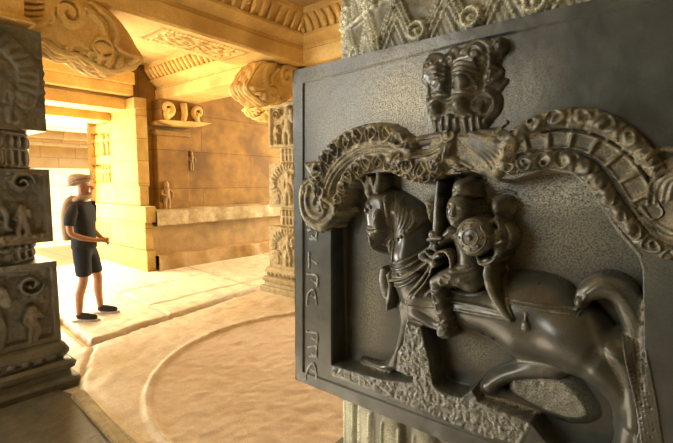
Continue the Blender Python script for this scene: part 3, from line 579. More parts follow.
# chiselled rough ground below and between the legs
rough1 = [(331, 366), (350, 372), (372, 378), (412, 383), (396, 370), (398, 350), (406, 322), (420, 327), (428, 355), (434, 387), (446, 396), (462, 399), (478, 398), (530, 425), (520, 447), (480, 437), (440, 420), (390, 398), (345, 381), (331, 376)]
k, D = R.sdist(rough1, smooth=False); rg = R.new(0.0); rg[k] = np.clip(D/0.006+.3, 0, 1)
B += rg*(nz0*0.0006+nz1*0.0005+0.002); wear_sheen = np.maximum(wear_sheen, rg*0.22)
rough2 = [(503, 372), (545, 375), (575, 392), (596, 430), (560, 437), (500, 405)]
k, D = R.sdist(rough2); t = np.clip(D/0.02, 0, 1); B[k] = np.where(D > 0, np.maximum(B[k], LO+0.022*t)+nz1[k]*0.0006*t, B[k]); wear_sheen[k] = np.maximum(wear_sheen[k], 0.35*t*(D > 0))
def wear_sheen_spot(x, y, rx, ry, a):  # pale frosted spots that also paint sheen and light falloff into the slab
    cx, cy = conv(x, y, 0); d = np.hypot((R.U-cx)/(rx*rs(x)), (R.V-cy)/(ry*rs(x))); np.maximum(wear_sheen, a*np.exp(-d**2*1.2), out=wear_sheen)
for a in ((402, 108, 58, 50, 1.0), (345, 130, 50, 50, .42), (318, 100, 30, 60, .25), (450, 150, 40, 30, .5), (405, 185, 34, 22, 1.0), (478, 185, 20, 18, 1.0), (545, 195, 50, 28, .8), (505, 95, 40, 40, .3), (340, 95, 50, 30, .2), (450, 178, 12, 20, 1.0), (560, 240, 70, 50, .35), (358, 300, 16, 70, .38), (465, 360, 24, 20, .3)): wear_sheen_spot(*a)
B += nz2*0.0002+nz1*0.00006+nz0*0.00018*wear_sheen
B[-1] = B[-1]; slabV = np.stack([R.U, YF-B, R.V], -1)
blk = gridmesh('carved_block', slabV, np.ones((R.nu-1, R.nv-1), bool), M['slab'], p1, wear_sheen=wear_sheen, flip=False)
blk['label'] = 'near black polished slab face with horse and rider in relief'
TOP = B.copy()                                     # current visible surface, parts are sunk into it
bm = bmesh.new(); e = 0.006; yb = 2*P1[1]-YF
pl = [(SX0, YF), (SX0, yb), (SX1, yb), (SX1, YF)]
def ringz(z, d=0): return [bm.verts.new((x+(d if x < 0 else -d), y+(d*(1 if y < P1[1] else -1)), z)) for x, y in pl]
A0 = ringz(SZ0); A1 = ringz(SZ1)
for i in range(3): bm.faces.new((A0[i], A0[i+1], A1[i+1], A1[i]))
bm.faces.new(A0[::-1]); bm.faces.new(A1); frombm('block_body', bm, M['slab'], blk)

DUST = 0.7
def part(name, T, m=None, wr=None, label=None, par=None, sm=0.7, low=0.004):
    """one carved motif: its own surface, sunk at its outline into what lies behind"""
    global TOP
    ok = T > TOP+0.0003
    Ts = np.where(ok, T, TOP); Ts = blur(Ts, sm) if sm else Ts
    g = ok.copy(); g[1:] |= ok[:-1]; g[:-1] |= ok[1:]; g[:, 1:] |= ok[:, :-1]; g[:, :-1] |= ok[:, 1:]
    core = ok.copy(); core[1:] &= ok[:-1]; core[:-1] &= ok[1:]; core[:, 1:] &= ok[:, :-1]; core[:, :-1] &= ok[:, 1:]
    Z = np.where(g & ~ok, TOP-low, np.where(ok, np.maximum(Ts, TOP+0.0002), TOP-low))
    cav = np.clip((blur(Z, 4)-Z)/0.0035-.1, 0, 1)*ok
    wr = (np.zeros_like(T) if wr is None else wr); wr = np.clip(wr+DUST*cav, 0, 1)
    mask = g[:-1, :-1] & g[1:, :-1] & g[1:, 1:] & g[:-1, 1:] & (ok[:-1, :-1] | ok[1:, :-1] | ok[1:, 1:] | ok[:-1, 1:])
    o = gridmesh(name, np.stack([RB.U, YF-Z, RB.V], -1), mask, m or M['gloss'], par or blk, wear_sheen=np.zeros_like(T) if wr is None else wr)
    if label: o['label'] = label
    TOP = np.where(ok, np.maximum(TOP, Z), TOP)
    return o
def wfield(base, amp=0.5): return np.clip(base*(1+0.25*nz2)+amp*nz1*0.4*min(1, base*3), 0, 1)

# ---- left strip inscription
T = R.new(); RELK = 0.7; R.on()
for y0, gl in ((238, 0), (262, 1), (282, 2), (298, 3), (312, 1), (340, 2), (356, 0), (372, 3)):
    x = 310; d = (y0-182)*-0.0; 
    if y0 == 312: continue
    G_ = [[(x-3, y0-8), (x+5, y0-9), (x+5, y0), (x-1, y0+1)], [(x-2, y0-9), (x-2, y0+6)], [(x-4, y0-8), (x+6, y0-6), (x+6, y0+4)], [(x-4, y0+7), (x-3, y0-3), (x+3, y0-8), (x+6, y0+6)]]
    R.stroke(T, G_[gl], 1.5, 0.0)
    R.stroke(T, [(x+1, y0-2), (x+6, y0+2)], 1.3, 0.0)
part('inscription', T, M['slab'], wfield(.35), sm=0.6)

R.off(); RELK = 1.25
# ---- horse
hs = R.new(); w_ = 0.05
trunk = [(377, 250), (380, 268), (388, 296), (400, 318), (418, 327), (440, 338), (462, 341), (480, 346), (492, 356), (503, 367), (530, 373), (556, 382), (578, 392), (592, 402), (606, 420), (612, 450), (648, 455), (646, 420), (643, 388), (634, 372), (622, 352), (603, 325), (588, 308), (574, 301), (560, 286), (530, 276), (500, 276), (470, 285), (440, 270), (428, 250), (424, 236), (419, 219), (410, 205), (398, 196), (386, 190), (374, 190), (372, 210), (384, 232)]
R.inflate(hs, trunk, LO-0.004, -0.002, 0.075)
hd = [(366, 189), (378, 186), (390, 194), (392, 214), (386, 232), (381, 244), (377, 254), (370, 257), (364, 251), (361, 238), (359, 222), (358, 205)]
R.inflate(hs, hd, LO-0.004, 0.004, 0.03)
# far foreleg stretched forward, near foreleg bent, hind leg drawn under the belly
R.stroke(hs, [(400, 312), (399, 328), (393, 348), (388, 362), (383, 371)], [13, 7.5, 7], [-0.016, -0.026])
R.stroke(hs, [(384, 370), (372, 374), (350, 368)], [6.5, 4.5], [-0.028, -0.045]); R.stroke(hs, [(384, 370), (396, 376), (410, 380)], [6.5, 4], [-0.026, -0.03])
R.stroke(hs, [(412, 316), (426, 326), (437, 331)], [10, 6], [-0.008, -0.010]); R.ball(hs, 437, 330, 6.5, 7, -0.006)
R.stroke(hs, [(548, 376), (520, 378), (500, 382), (484, 390)], [13, 9, 9], [-0.022, -0.026, -0.022]); R.ball(hs, 483, 393, 10, 11, -0.018, ang=-.6)
R.stroke(hs, [(480, 396), (500, 408), (530, 418), (560, 430)], [9, 5], [-0.03, -0.045])
R.stroke(hs, [(625, 360), (636, 395), (632, 440), (620, 480)], [26, 17, 15], [-0.012, -0.014])
# muscles
A_ = R.new(0.0)
for x, y, rx, ry, a in ((402, 282, 26, 34, .014), (590, 345, 44, 46, .014), (520, 330, 70, 36, .010), (398, 228, 26, 34, .008), (605, 380, 24, 44, .008)): R.ball(A_, x, y, rx, ry, a, mode='add', p=2)
A_ = blur(A_, 7); hs = np.where(hs > -1, hs+A_, hs)
ok = hs > -1; hsb = blur(np.where(ok, hs, LO), 4); hs = np.where(ok, np.minimum(hs+.001, hsb), hs)
# thigh crease
C = R.new(0.0); R.stroke(C, [(592, 318), (606, 345), (626, 366), (633, 392), (633, 430)], [5, 8], 0.007, mode='add'); R.stroke(C, [(596, 352), (583, 372), (574, 392)], [6], -0.004, mode='add')
C = blur(C, 2.0); hs = np.where(ok, hs+C, hs)
# face details
R.on(hs)
R.stroke(hs, [(363, 205), (367, 203), (371, 207)], 1.8, 0.014); R.ball(hs, 366, 210, 3.2, 3.6, 0.014); R.ball(hs, 380, 222, 6, 12, 0.012, ang=.1)
R.stroke(hs, [(361, 238), (366, 235), (371, 240), (369, 248)], 1.8, 0.012); R.ball(hs, 366, 243, 3.0, 3.0, 0.012); R.stroke(hs, [(366, 251), (373, 248), (379, 243)], 1.5, 0.010)
R.stroke(hs, [(360, 224), (372, 228), (384, 225)], 1.2, 0)
horse = part('horse_relief', hs, M['gloss'], wfield(0.06, .25), 'galloping horse carved in dark polished stone', sm=1.0)
R.off()
# ears and head plume
T = R.new(); R.stroke(T, [(366, 192), (364, 180), (361, 170)], [4.5, 2], [-0.002, -0.02]); R.stroke(T, [(375, 190), (376, 178), (373, 166)], [4.5, 2.5], [0.002, -0.012]); R.stroke(T, [(367, 178), (371, 190)], 2.4, -0.01)
R.stroke(T, [(357, 176), (362, 188), (366, 200)], 2.0, -0.01); part('ear', T, M['gloss'], wfield(.4), par=horse)
R.on()
# mane: curved locks
T = R.new()
for q in range(7):
    o = q*4.3; R.stroke(T, [(388+o*.75, 192+o*.55), (394+o*.8, 206+o*.35), (395+o*.75, 222+o*.15), (389+o*.6, 238-o*.05)], [1.6, 2.2, 1.5], [0.012-.0006*q, 0.014-.001*q], n=5)
part('mane', T, M['gloss'], wfield(.12), par=horse, sm=.6)
# neck chains
T = R.new()
for q, (y0, sag, r_) in enumerate(((252, 10, 1.7), (256.5, 12, 1.5), (263, 14, 2.1), (268, 14, 1.5), (272, 14, 1.4))):
    R.stroke(T, [(376+q*.8, y0+3), (388, y0+sag-1), (402, y0+sag), (416, y0+sag-7), (428, y0-5-q)], r_, [0.012, 0.021, 0.016], n=6)
R.on()
for q in range(12):
    t = q/11; R.ball(T, 408-22*t**1.6+10*math.sin(t*PI)*.8, 212+34*t, 2.1, 2.1, 0.022)
for q in range(9): t = q/8; R.ball(T, 381+t*46, 268+13*math.sin(t*PI*.9)-t*14, 1.6, 1.8, 0.021)
part('neck_chain', T, M['gloss'], wfield(.4), par=horse, sm=.5)
R.off()
T = R.new(); R.stroke(T, [(379, 272), (379, 284), (383, 296)], [4.5, 5.5, 5], [-0.012, -0.006]); R.stroke(T, [(383, 292), (382, 302), (379, 313)], [5, 1.6], [-0.008, -0.03]); R.stroke(T, [(386, 276), (388, 292), (385, 306)], [3, 2.0], -0.006)
part('chest_tassel', T, M['gloss'], wfield(.25), par=horse)
R.on()
# bridle
T = R.new(); R.stroke(T, [(384, 196), (387, 214), (385, 232), (380, 246)], 1.7, 0.021); R.stroke(T, [(361, 228), (372, 232), (384, 230)], 1.7, 0.017); R.stroke(T, [(385, 234), (391, 248), (392, 262)], 1.7, [0.018, 0.012])
R.stroke(T, [(380, 246), (384, 240), (386, 250)], 3, 0.015); part('bridle', T, M['gloss'], wfield(.4), par=horse, sm=.5)
R.off()
# tail
T = R.new(); R.stroke(T, [(578, 304), (586, 294), (602, 289), (619, 297), (631, 320), (638, 352), (645, 392), (652, 440), (656, 480)], [6, 12, 14, 14, 13, 12, 11], [-0.006, -0.006, -0.014, -0.02, -0.012, -0.006])
R.on(T)
for q in range(6):
    o = (q-2.5)*4; R.stroke(T, [(584, 300+o*.4), (602, 292+o*.7), (617-o*.3, 302+o*.5), (628-o, 326), (636-o, 356), (645-o, 400), (652-o, 445)], 1.6, [-0.004, -0.003, -0.011, -0.016, -0.009, -0.004])
part('tail', T, M['gloss'], wfield(.12, .2), par=horse, sm=.9)
R.on()
T = R.new(); R.ball(T, 578, 304, 5, 8, 0.004, ang=.5); R.stroke(T, [(574, 311), (580, 305), (585, 296)], 2.2, 0.006); R.stroke(T, [(577, 316), (583, 309), (588, 302)], 1.8, 0.005)
part('tail_strap', T, M['gloss'], wfield(.3), par=horse)
LIFT = 0.006
# saddle cloth, its borders, girth line and bell
T = R.new()
cl_ = [(402, 304), (414, 297), (428, 284), (440, 272), (470, 268), (487, 262), (493, 276), (502, 298), (514, 319), (505, 319), (450, 310)]
k, D = R.sdist(cl_, -.0, smooth=False); T[k] = np.where(D > 0, TOP[k]+0.004, T[k])
R.on(T)
R.stroke(T, [(402, 304), (420, 307), (450, 310.5), (480, 315), (513, 319.5)], 1.7, [0.020, 0.022, 0.020, 0.019], n=3)
R.stroke(T, [(414, 298), (430, 300), (455, 303), (480, 307), (505, 311.5)], 1.5, [0.020, 0.022, 0.021, 0.019], n=3)
R.stroke(T, [(402, 304), (416, 292), (432, 278)], 1.6, 0.020); R.stroke(T, [(414, 298), (423, 289), (434, 280)], 1.4, 0.020)
R.stroke(T, [(488, 268), (494, 290), (504, 311)], 2.6, [0.016, 0.019]); R.stroke(T, [(484, 276), (489, 292), (496, 308)], 1.5, 0.018); R.stroke(T, [(491, 262), (499, 286), (514, 319)], 2.0, [0.014, 0.018])
R.stroke(T, [(445, 292), (468, 296), (486, 290)], 1.4, 0.018); R.stroke(T, [(446, 285), (466, 289), (484, 283)], 1.2, 0.017)
part('saddle_cloth', T, M['gloss'], wfield(.15), par=horse, sm=.5)
R.on()
T = R.new(); R.stroke(T, [(505, 299), (530, 304), (555, 308), (575, 312)], 1.5, [0.008, 0.008, 0.007], n=4); R.stroke(T, [(506, 303), (530, 308), (555, 313), (574, 316)], 1.2, [0.008, 0.009, 0.007], n=4)
part('girth_strap', T, M['gloss'], wfield(.3), par=horse, sm=.5)
T = R.new(); R.stroke(T, [(526, 313), (526, 319)], [1.2, 2.2], 0.014); R.ball(T, 526, 325, 4.2, 6.0, 0.024); R.stroke(T, [(521.5, 328), (526, 330.5), (530.5, 328)], 1.1, 0.026); R.ball(T, 526, 314, 2.6, 2.2, 0.018)
part('saddle_bell', T, M['gloss'], wfield(.3), par=horse, sm=.5)

R.off()
# ---- rider
LIFT = 0.007
rd = R.new()
R.inflate(rd, [(444, 232), (452, 226), (468, 224), (486, 230), (487, 246), (483, 262), (484, 276), (476, 288), (458, 292), (446, 286), (446, 270), (449, 256)], LO, 0.014, 0.035)
R.stroke(rd, [(468, 282), (454, 276), (440, 280)], [11, 10, 8], [0.020, 0.026, 0.026]); R.stroke(rd, [(438, 282), (441, 300), (446, 322)], [8, 7.5, 7], [0.027, 0.027, 0.022])
R.stroke(rd, [(445, 324), (442, 333), (449, 335)], [7, 5], [0.018, 0.018])
R.stroke(rd, [(449, 232), (441, 240), (436, 250)], [7, 5.5, 5], [0.006, 0.010]); R.stroke(rd, [(436, 250), (432, 243), (433, 234)], [5, 4], [0.010, 0.012])
R.stroke(rd, [(485, 234), (495, 246), (497, 256), (488, 262)], [7, 6, 5], [0.006, 0.012]); R.stroke(rd, [(498, 250), (502, 236), (496, 222)], [5.5, 5], [0.002, 0.004])
R.stroke(rd, [(430, 248), (420, 256), (430, 262)], [4, 4.5], [0.010]); R.ball(rd, 433, 262, 5, 5.5, 0.018)
rd = np.where(rd > -1, blur(np.where(rd > -1, rd, TOP), 1.5), rd)
R.on(rd)
for y_ in (263, 267.5, 272, 277): R.stroke(rd, [(447, y_-1), (465, y_+4), (484, y_-3)], 1.5, [0.017, 0.021, 0.016], n=5)
for q in range(4): R.stroke(rd, [(433+q*1.7, 289+q*10), (440+q*1.5, 291.5+q*10), (448+q*1.3, 287.5+q*10)], 1.5, 0.031-.0014*q)
R.stroke(rd, [(433, 331), (442, 334.5), (451, 330)], 1.6, 0.026)
for q in range(3): R.stroke(rd, [(448+q*9, 272+q*2), (444+q*8, 280+q*2), (450+q*8, 290)], 1.3, 0.029-.002*q)
R.stroke(rd, [(436, 289), (440, 305), (445, 326)], 1.2, 0.0335)
rider = part('rider_relief', rd, M['gloss'], wfield(.2), 'seated rider carved in dark stone', sm=.7)
R.off()
LIFT = 0.014
T = R.new(); R.ball(T, 455, 211, 12, 17, 0.020, p=2.6, depth=.03); R.ball(T, 455, 222, 6, 5, 0.020)
R.on(T)
R.stroke(T, [(455, 205), (454, 214)], [1.6, 3.0], [0.022, 0.027]); R.ball(T, 449, 207, 3, 2, .0235); R.ball(T, 461, 207, 3, 2, .0235); R.stroke(T, [(446, 203.5), (450, 202), (453, 203.5)], 1, .024); R.stroke(T, [(458, 203.5), (461, 202), (465, 203.5)], 1, .024)
R.stroke(T, [(450, 219), (455, 220.5), (460, 219)], 1.5, .024); R.ball(T, 455, 225, 4, 2.6, .022)
R.stroke(T, [(442, 202), (440, 212), (443, 222)], [2, 3.2, 2.5], .008); R.stroke(T, [(468, 202), (470, 212), (468, 222)], [2, 3.2, 2.5], .010); R.stroke(T, [(441, 226), (449, 231), (460, 231), (468, 227)], 2, .012)
part('face', T, M['gloss'], wfield(.25), par=rider, sm=.6)
R.off()
T = R.new(); R.inflate(T, [(446, 197), (447, 181), (457, 177), (467, 179), (470, 190), (469, 198)], LO, 0.004, 0.014); R.on(T); R.stroke(T, [(444, 197), (456, 193), (470, 197)], 2.2, .019); R.stroke(T, [(446, 179), (458, 182), (471, 180)], 1.8, .016); R.ball(T, 459, 172, 9, 6, 0.004); R.ball(T, 459, 187, 7, 6, .018)
R.stroke(T, [(446, 176), (458, 168), (471, 176)], 1.8, .008); part('headdress', T, M['gloss'], wfield(.35), par=rider, sm=.6)
R.off()
LIFT = 0.024
T = R.new(); R.ball(T, 473, 237, 17.5, 18.5, 0.040, depth=.022); part('round_shield', T, M['gloss'], wfield(.35, .5), 'round domed shield', par=rider, sm=.6)
R.on()
T = R.new(); R.ring(T, 473, 237, 15, 1.1, .037, sy=1.05); R.ring(T, 473, 237, 8, 1, .0435); R.ball(T, 473, 237, 3, 3, .046)
for q in range(8): R.ball(T, 473+11.5*math.cos(q*PI/4), 237+12*math.sin(q*PI/4), 1.6, 1.6, .0425)
part('shield_rim', T, M['gloss'], wfield(.4), par=rider, sm=.5)
R.off()
LIFT = 0.005
T = R.new(); R.stroke(T, [(437.5, 182), (437, 210), (437, 238)], [2.6, 3.8, 3.8], [0.006, 0.016], n=2); R.stroke(T, [(430, 239), (443, 238)], 2.2, .018); R.ball(T, 437, 246, 3.2, 3.4, .018); R.ball(T, 434, 234, 5.0, 5.0, .018)
part('sword', T, M['gloss'], wfield(.2), par=rider, sm=.6)
T = R.new(); R.inflate(T, [(417, 199), (432, 197), (432, 214), (426, 228), (421, 220)], LO, -0.010, 0.012, smooth=False); R.on(T); R.ring(T, 425, 207.5, 5, 1.6, -.002); R.ball(T, 425, 207.5, 2.2, 2.2, 0); R.stroke(T, [(418, 198), (425, 196), (432, 198)], 1.8, -.004); R.stroke(T, [(419, 214), (425, 226), (431, 214)], 1.5, -.004)
part('quiver_ornament', T, M['arch'], wfield(.55), par=rider, sm=.6)
R.off()
T = R.new(); R.inflate(T, [(485, 197), (502, 197), (503, 208), (499, 218), (496, 226), (490, 226), (487, 216)], LO, -0.016, 0.010); R.on(T); R.ball(T, 494, 208, 7.5, 8, .008); R.ring(T, 494, 208, 9.5, 1.6, .001); R.stroke(T, [(484, 194), (494, 191), (504, 194)], 1.8, .002); R.stroke(T, [(493, 217), (489, 225), (494, 232)], 3, .008); R.stroke(T, [(498, 217), (500, 226), (497, 233)], 2.6, .006)
R.off(); R.ball(T, 497, 236, 6, 7, .012); R.stroke(T, [(489, 236), (494, 243), (503, 241)], 2.6, .014); R.stroke(T, [(503, 226), (508, 236), (505, 247)], [2.5, 3.2], -.006)
part('raised_hand', T, M['gloss'], wfield(.35), par=rider, sm=.6)
R.off()
T = R.new(); R.stroke(T, [(482, 262), (490, 261), (489, 275), (494, 292), (504, 310), (512, 319)], [3.4, 4.2, 4.6, 4.6, 4, 2.5], [.018, .020, .021, .019]); R.stroke(T, [(480, 256), (484, 263), (492, 262), (498, 257)], 2, .022)
part('sash', T, M['gloss'], wfield(.2), par=rider, sm=.7)
R.off()
T = R.new(); R.stroke(T, [(432, 262), (437, 254), (446, 251), (452, 258), (453, 270), (449, 280), (440, 284), (428, 294)], 2, [.012, .016, .020, .018], n=6); R.stroke(T, [(428, 262), (418, 270), (405, 278), (392, 280)], 1.6, [.012, .016]); R.stroke(T, [(431, 266), (424, 278), (412, 292)], 1.8, [.012, .018])
R.stroke(T, [(434, 266), (428, 280), (417, 294)], 1.4, [.012, .018]); R.ball(T, 436, 263, 4, 4.4, .022); R.stroke(T, [(427, 251), (434, 257), (441, 256)], 2.4, .014)
part('reins', T, M['gloss'], wfield(.4), par=horse, sm=.5)

R.off()
LIFT = 0.001
# ---- foliate arch: left lobe
AW = wfield(.42, .8)
def lobe(name, outer, hw_out, mid, hw_mid, inner, hw_in, extra=None, seg=None, label=None):
    T = R.new()
    R.strip(T, outer, hw_out, lambda s, d: 0.002+0.009*np.sqrt(np.clip(1-d**2, 0, 1))+foliage(0.036, 0.011)(s, d))
    R.strip(T, mid, hw_mid, (lambda s, d: 0.002+0.011*np.sqrt(np.clip(1-d**4, 0, 1))+0.0028*np.cos(d*3*PI)) if seg is None else seg)
    R.strip(T, inner, hw_in, lambda s, d: -0.004+0.012*np.sqrt(np.clip(1-d**2, 0, 1))+foliage(0.030, 0.010, .5)(s, d))
    R.on(T)
    if extra: extra(T)
    R.off()
    return part(name, T, M['arch'], AW if seg is None else wfield(.2, .5), label, sm=.6)
def exL(T):
    base = [(322, 205), (323, 190), (328, 174), (338, 160), (352, 149), (370, 143), (388, 142), (402, 147), (416, 153), (434, 153), (446, 145)]
    R.stroke(T, base, 1.7, 0.021, n=5); b2_ = [(x+4.5, y+6.5) for x, y in base]; R.stroke(T, b2_, 1.5, 0.018, n=5)
    R.stroke(T, [(334, 208), (336, 193), (342, 178), (353, 166), (368, 157), (384, 155), (398, 159), (412, 168), (428, 172)], 1.5, 0.013, n=5)
    R.stroke(T, [(316, 176), (322, 160), (334, 146), (350, 133), (370, 125.5), (388, 125), (404, 130)], 2.2, 0.017, n=5)
    R.stroke(T, [(395, 129), (408, 138), (420, 142), (436, 139), (448, 134)], [5, 4, 3], [0.016, 0.012]); R.stroke(T, [(412, 150), (430, 158), (446, 150), (452, 142)], 2.4, 0.020)
    R.strip(T, [(396, 158), (412, 166), (428, 170), (444, 160), (452, 148)], [8, 9, 7, 5], lambda s, d: 0.006+0.012*np.sqrt(1-d**2)+foliage(0.03, 0.008)(s, d))
    for q in range(9):
        t = q/8; x = 322+62*t; y = 163-36*math.sin(t*PI*.5); R.ball(T, x-2, y+1, 3.6, 4.2, .020)
lobe('foliate_arch', [(320, 192), (322, 172), (332, 155), (350, 141), (370, 134), (388, 134), (402, 140), (412, 147)], [6, 8, 9, 9.5, 9, 9, 7],
     [(327, 205), (330, 186), (339, 169), (354, 156), (372, 149.5), (390, 149), (405, 156), (420, 162), (436, 160), (447, 148)], [6, 6.5, 6.5, 6.5, 6.5, 7, 7, 6],
     [(338, 210), (342, 192), (350, 177), (362, 166), (380, 162), (396, 167), (412, 175), (430, 178), (440, 172)], [4, 6.5, 7.5, 7.5, 7, 7, 6, 4.5], exL, label='left scroll-covered lobe of the arch')
def segR(s, d):
    c = np.abs(((s/0.034) % 1)-0.5)*2; return 0.002+0.004*np.sqrt(np.clip(1-d**4, 0, 1))+0.009*(c > 0.80)*(1-np.abs(d)**4)+0.006*(np.abs(d) > .8)
def exR(T):
    for q, (x, y) in enumerate(((524, 134), (541, 126), (560, 122), (580, 121), (598, 126), (616, 134), (632, 144), (646, 157))):
        a = -0.9+q*0.18; R.ball(T, x, y, 9.5, 6.5, .022, ang=.5-q*.12); R.stroke(T, [(x-8, y+7), (x-3, y-6), (x+6, y-8), (x+10, y-2)], 1.8, .024)
    R.stroke(T, [(500, 142), (514, 130), (540, 116), (568, 110), (596, 113), (622, 124), (644, 141), (660, 160)], 1.6, .014, n=5)
    R.stroke(T, [(508, 142), (540, 135), (575, 133), (606, 142), (632, 160), (648, 184)], 1.6, .018, n=5)
    R.stroke(T, [(512, 155), (545, 149), (577, 149), (602, 162), (620, 184), (634, 210), (648, 226)], 1.7, .018, n=5)
    for q, (x, y) in enumerate(((534, 160), (552, 158), (570, 160), (586, 168), (598, 181), (608, 196), (618, 212), (630, 226))):
        R.ball(T, x, y, 7.5, 5.5, .020, ang=-.4-q*.2); R.stroke(T, [(x-6, y-5), (x+3, y-5), (x+6, y+3), (x+1, y+8)], 1.5, .019)
    R.stroke(T, [(506, 180), (540, 172), (568, 172), (588, 186), (602, 210), (620, 233), (640, 256)], 1.8, .010, n=5)
lobe('foliate_arch', [(506, 141), (530, 127), (558, 119), (588, 119), (616, 130), (640, 149), (656, 170)], [5, 8, 9.5, 10.5, 10, 9, 8],
     [(508, 150), (540, 142), (575, 141), (604, 152), (626, 172), (642, 197), (654, 212)], [5, 7, 8, 9, 10, 10, 8],
     [(510, 168), (540, 161), (570, 161), (592, 174), (607, 197), (624, 219), (644, 240), (668, 252)], [6, 8.5, 9, 9, 8, 8, 8], exR, segR, 'right lobe of the arch with leaf crest')
# central knot of ribbons
T = R.new()
R.inflate(T, [(436, 128), (486, 126), (508, 136), (512, 160), (500, 182), (480, 176), (458, 168), (440, 174), (430, 160), (426, 142)], -0.02, 0.006, 0.02)
R.on(T)
for q in range(5): R.stroke(T, [(456-q*1.0, 139), (446-q*4, 147+q*1.5), (428-q*7, 151+q*3.0), (412-q*3, 150+q*6)], [2.4, 2.8, 1.6], [.022, .020, .012], n=5)
for q in range(6): R.stroke(T, [(461+q*2.5, 138), (470+q*4.5, 148+q*-1), (486+q*3, 160-q*3), (497+q*3, 178-q*6)], [2.2, 2.8, 2.4], [.020, .022, .016], n=5)
for q in range(3): R.stroke(T, [(449+q*3, 144), (443+q*6, 156), (437+q*11, 167)], [2, 2.6], [.022, .018])
R.stroke(T, [(437, 168), (455, 160), (472, 168)], 2.2, .020); R.ball(T, 455, 163, 6, 7, .018)
R.stroke(T, [(436, 131), (462, 128), (492, 130), (506, 122)], 2.4, .020); R.stroke(T, [(420, 138), (440, 135), (450, 136)], 3, .018); R.stroke(T, [(474, 134), (492, 140), (507, 134)], 3.4, .018)
R.stroke(T, [(502, 134), (514, 142), (508, 156), (500, 170)], [5, 6, 5], .014); R.stroke(T, [(512, 140), (516, 152), (510, 164), (498, 176)], 1.8, .020); R.ring(T, 497.5, 153, 3.6, 1.3, .022, sy=.6)
part('arch_knot', T, M['arch'], wfield(.3, .6), 'central knot of ribbons in the arch', sm=.6)
R.off(); T = R.new(); R.ball(T, 450, 135.5, 7.5, 7.5, .016); R.on(T); R.ring(T, 450, 135.5, 6.5, 1.6, .029); R.ball(T, 450, 135.5, 2.8, 2.8, .031); part('medallion', T, M['arch'], AW, sm=.5)
R.off()
# sea beast scrolls at both feet of the arch
T = R.new()
R.inflate(T, [(301, 200), (303, 186), (308, 178), (318, 176), (330, 186), (338, 200), (340, 214), (332, 226), (320, 232), (309, 228), (303, 216)], -.01, .008, .02)
R.on(T)
R.stroke(T, [(305, 182), (303, 196), (306, 212), (313, 222), (324, 226), (334, 219), (339, 210)], [3.5, 4, 4, 3.5], [.018, .021, .018], n=6)
R.stroke(T, [(311, 188), (309, 200), (312, 212), (320, 217), (327, 212), (326, 203), (321, 202)], [2.6, 3, 2.2], .022, n=6)
R.stroke(T, [(306, 183), (313, 178), (320, 184), (319, 194), (316, 203)], 2.6, .020, n=5); R.stroke(T, [(324, 184), (328, 192), (324, 200), (330, 206)], 2.2, .018); R.ball(T, 306, 192, 2.6, 3, .026); R.ball(T, 322, 209, 3, 3.2, .027)
for q in range(11): t = q/10; a = 2.7+t*2.6; R.ball(T, 320+21*math.cos(a)*.82, 206-24*math.sin(a), 3.1, 3.1, .014)
for q in range(5): R.stroke(T, [(331+q*1.2, 193+q*3), (337+q*.8, 198+q*3)], 1.3, .016)
R.stroke(T, [(329, 199), (343, 211)], 2.6, .026); R.ball(T, 342, 210, 2.8, 2.8, .028)
part('sea_beast_scroll', T, M['arch'], AW, 'curled scroll at the left foot of the arch', sm=.55)
R.off(); T = R.new(); R.inflate(T, [(305, 164), (319, 162), (329, 168), (331, 178), (320, 184), (313, 178)], -.006, .012, .012, smooth=False); R.on(T); R.stroke(T, [(305, 164), (314, 163), (326, 164)], 1.8, .022); R.spiral(T, 319, 172, 6, 1.4, .020, ccw=-1, turns=1.2); R.stroke(T, [(306, 166), (311, 176), (316, 184)], 1.7, .020)
part('crest_tuft', T, M['arch'], AW, sm=.5)
R.off()
T = R.new(); R.inflate(T, [(650, 168), (664, 158), (690, 150), (730, 165), (745, 205), (725, 250), (690, 262), (664, 244), (650, 222), (643, 200)], -.01, .006, .03)
R.on(T)
for q in range(4): R.stroke(T, [(648+q*7, 205-q*2), (650+q*8, 186-q*1), (664+q*7, 172+q*3), (682+q*4, 176+q*5), (690+q*0, 196), (682, 208-q*0)], [2.2, 2.6], [.016, .020], n=6)
R.stroke(T, [(642, 208), (652, 222), (670, 232), (695, 234), (720, 215)], 3, .020, n=6); R.stroke(T, [(640, 218), (655, 234), (675, 244), (700, 244)], 2.4, .016, n=6); R.stroke(T, [(646, 160), (660, 150), (680, 150)], 3, .016)
R.spiral(T, 715, 190, 26, 3.5, .022, turns=1.6)
part('sea_beast_scroll', T, M['arch'], wfield(.25, .4), 'curled scroll at the right foot of the arch', sm=.7)
LIFT = 0.008
# ---- lion mask
R.off()
T = R.new()
R.inflate(T, [(421, 66), (428, 56), (444, 53), (455, 48), (470, 43), (488, 40), (502, 38), (505, 44), (500, 54), (499, 72), (503, 82), (496, 92), (497, 104), (490, 118), (484, 128), (456, 131), (434, 131), (428, 118), (425, 100), (426, 86), (420, 78)], -.006, .012, .02)
for a in ((478, 56, 18, 15, .030, .3), (466, 72, 13, 18, .030, .1), (437, 72, 9, 15, .020, .0), (465, 106, 12, 11, .034, .0), (438, 108, 9, 10, .025, .0), (464, 92, 14, 9, .024, 0), (441, 96, 9, 8, .016, 0), (500, 45, 7, 8, .026, .4)): R.ball(T, a[0], a[1], a[2], a[3], a[4], ang=a[5], depth=.028)
T = np.where(T > -1, blur(np.maximum(T, TOP), 1.5), T); R.on(T)
def cut(pts, r, d): 
    global T
    R.stroke(T, pts, r, -d, mode='add')
R.spiral(T, 478.5, 56, 9, 2.4, 0, turns=1.3, a0=.5); R.spiral(T, 427.5, 66, 6, 1.9, 0, turns=1.2, a0=.5); R.ball(T, 478.5, 56, 3, 3, 0)
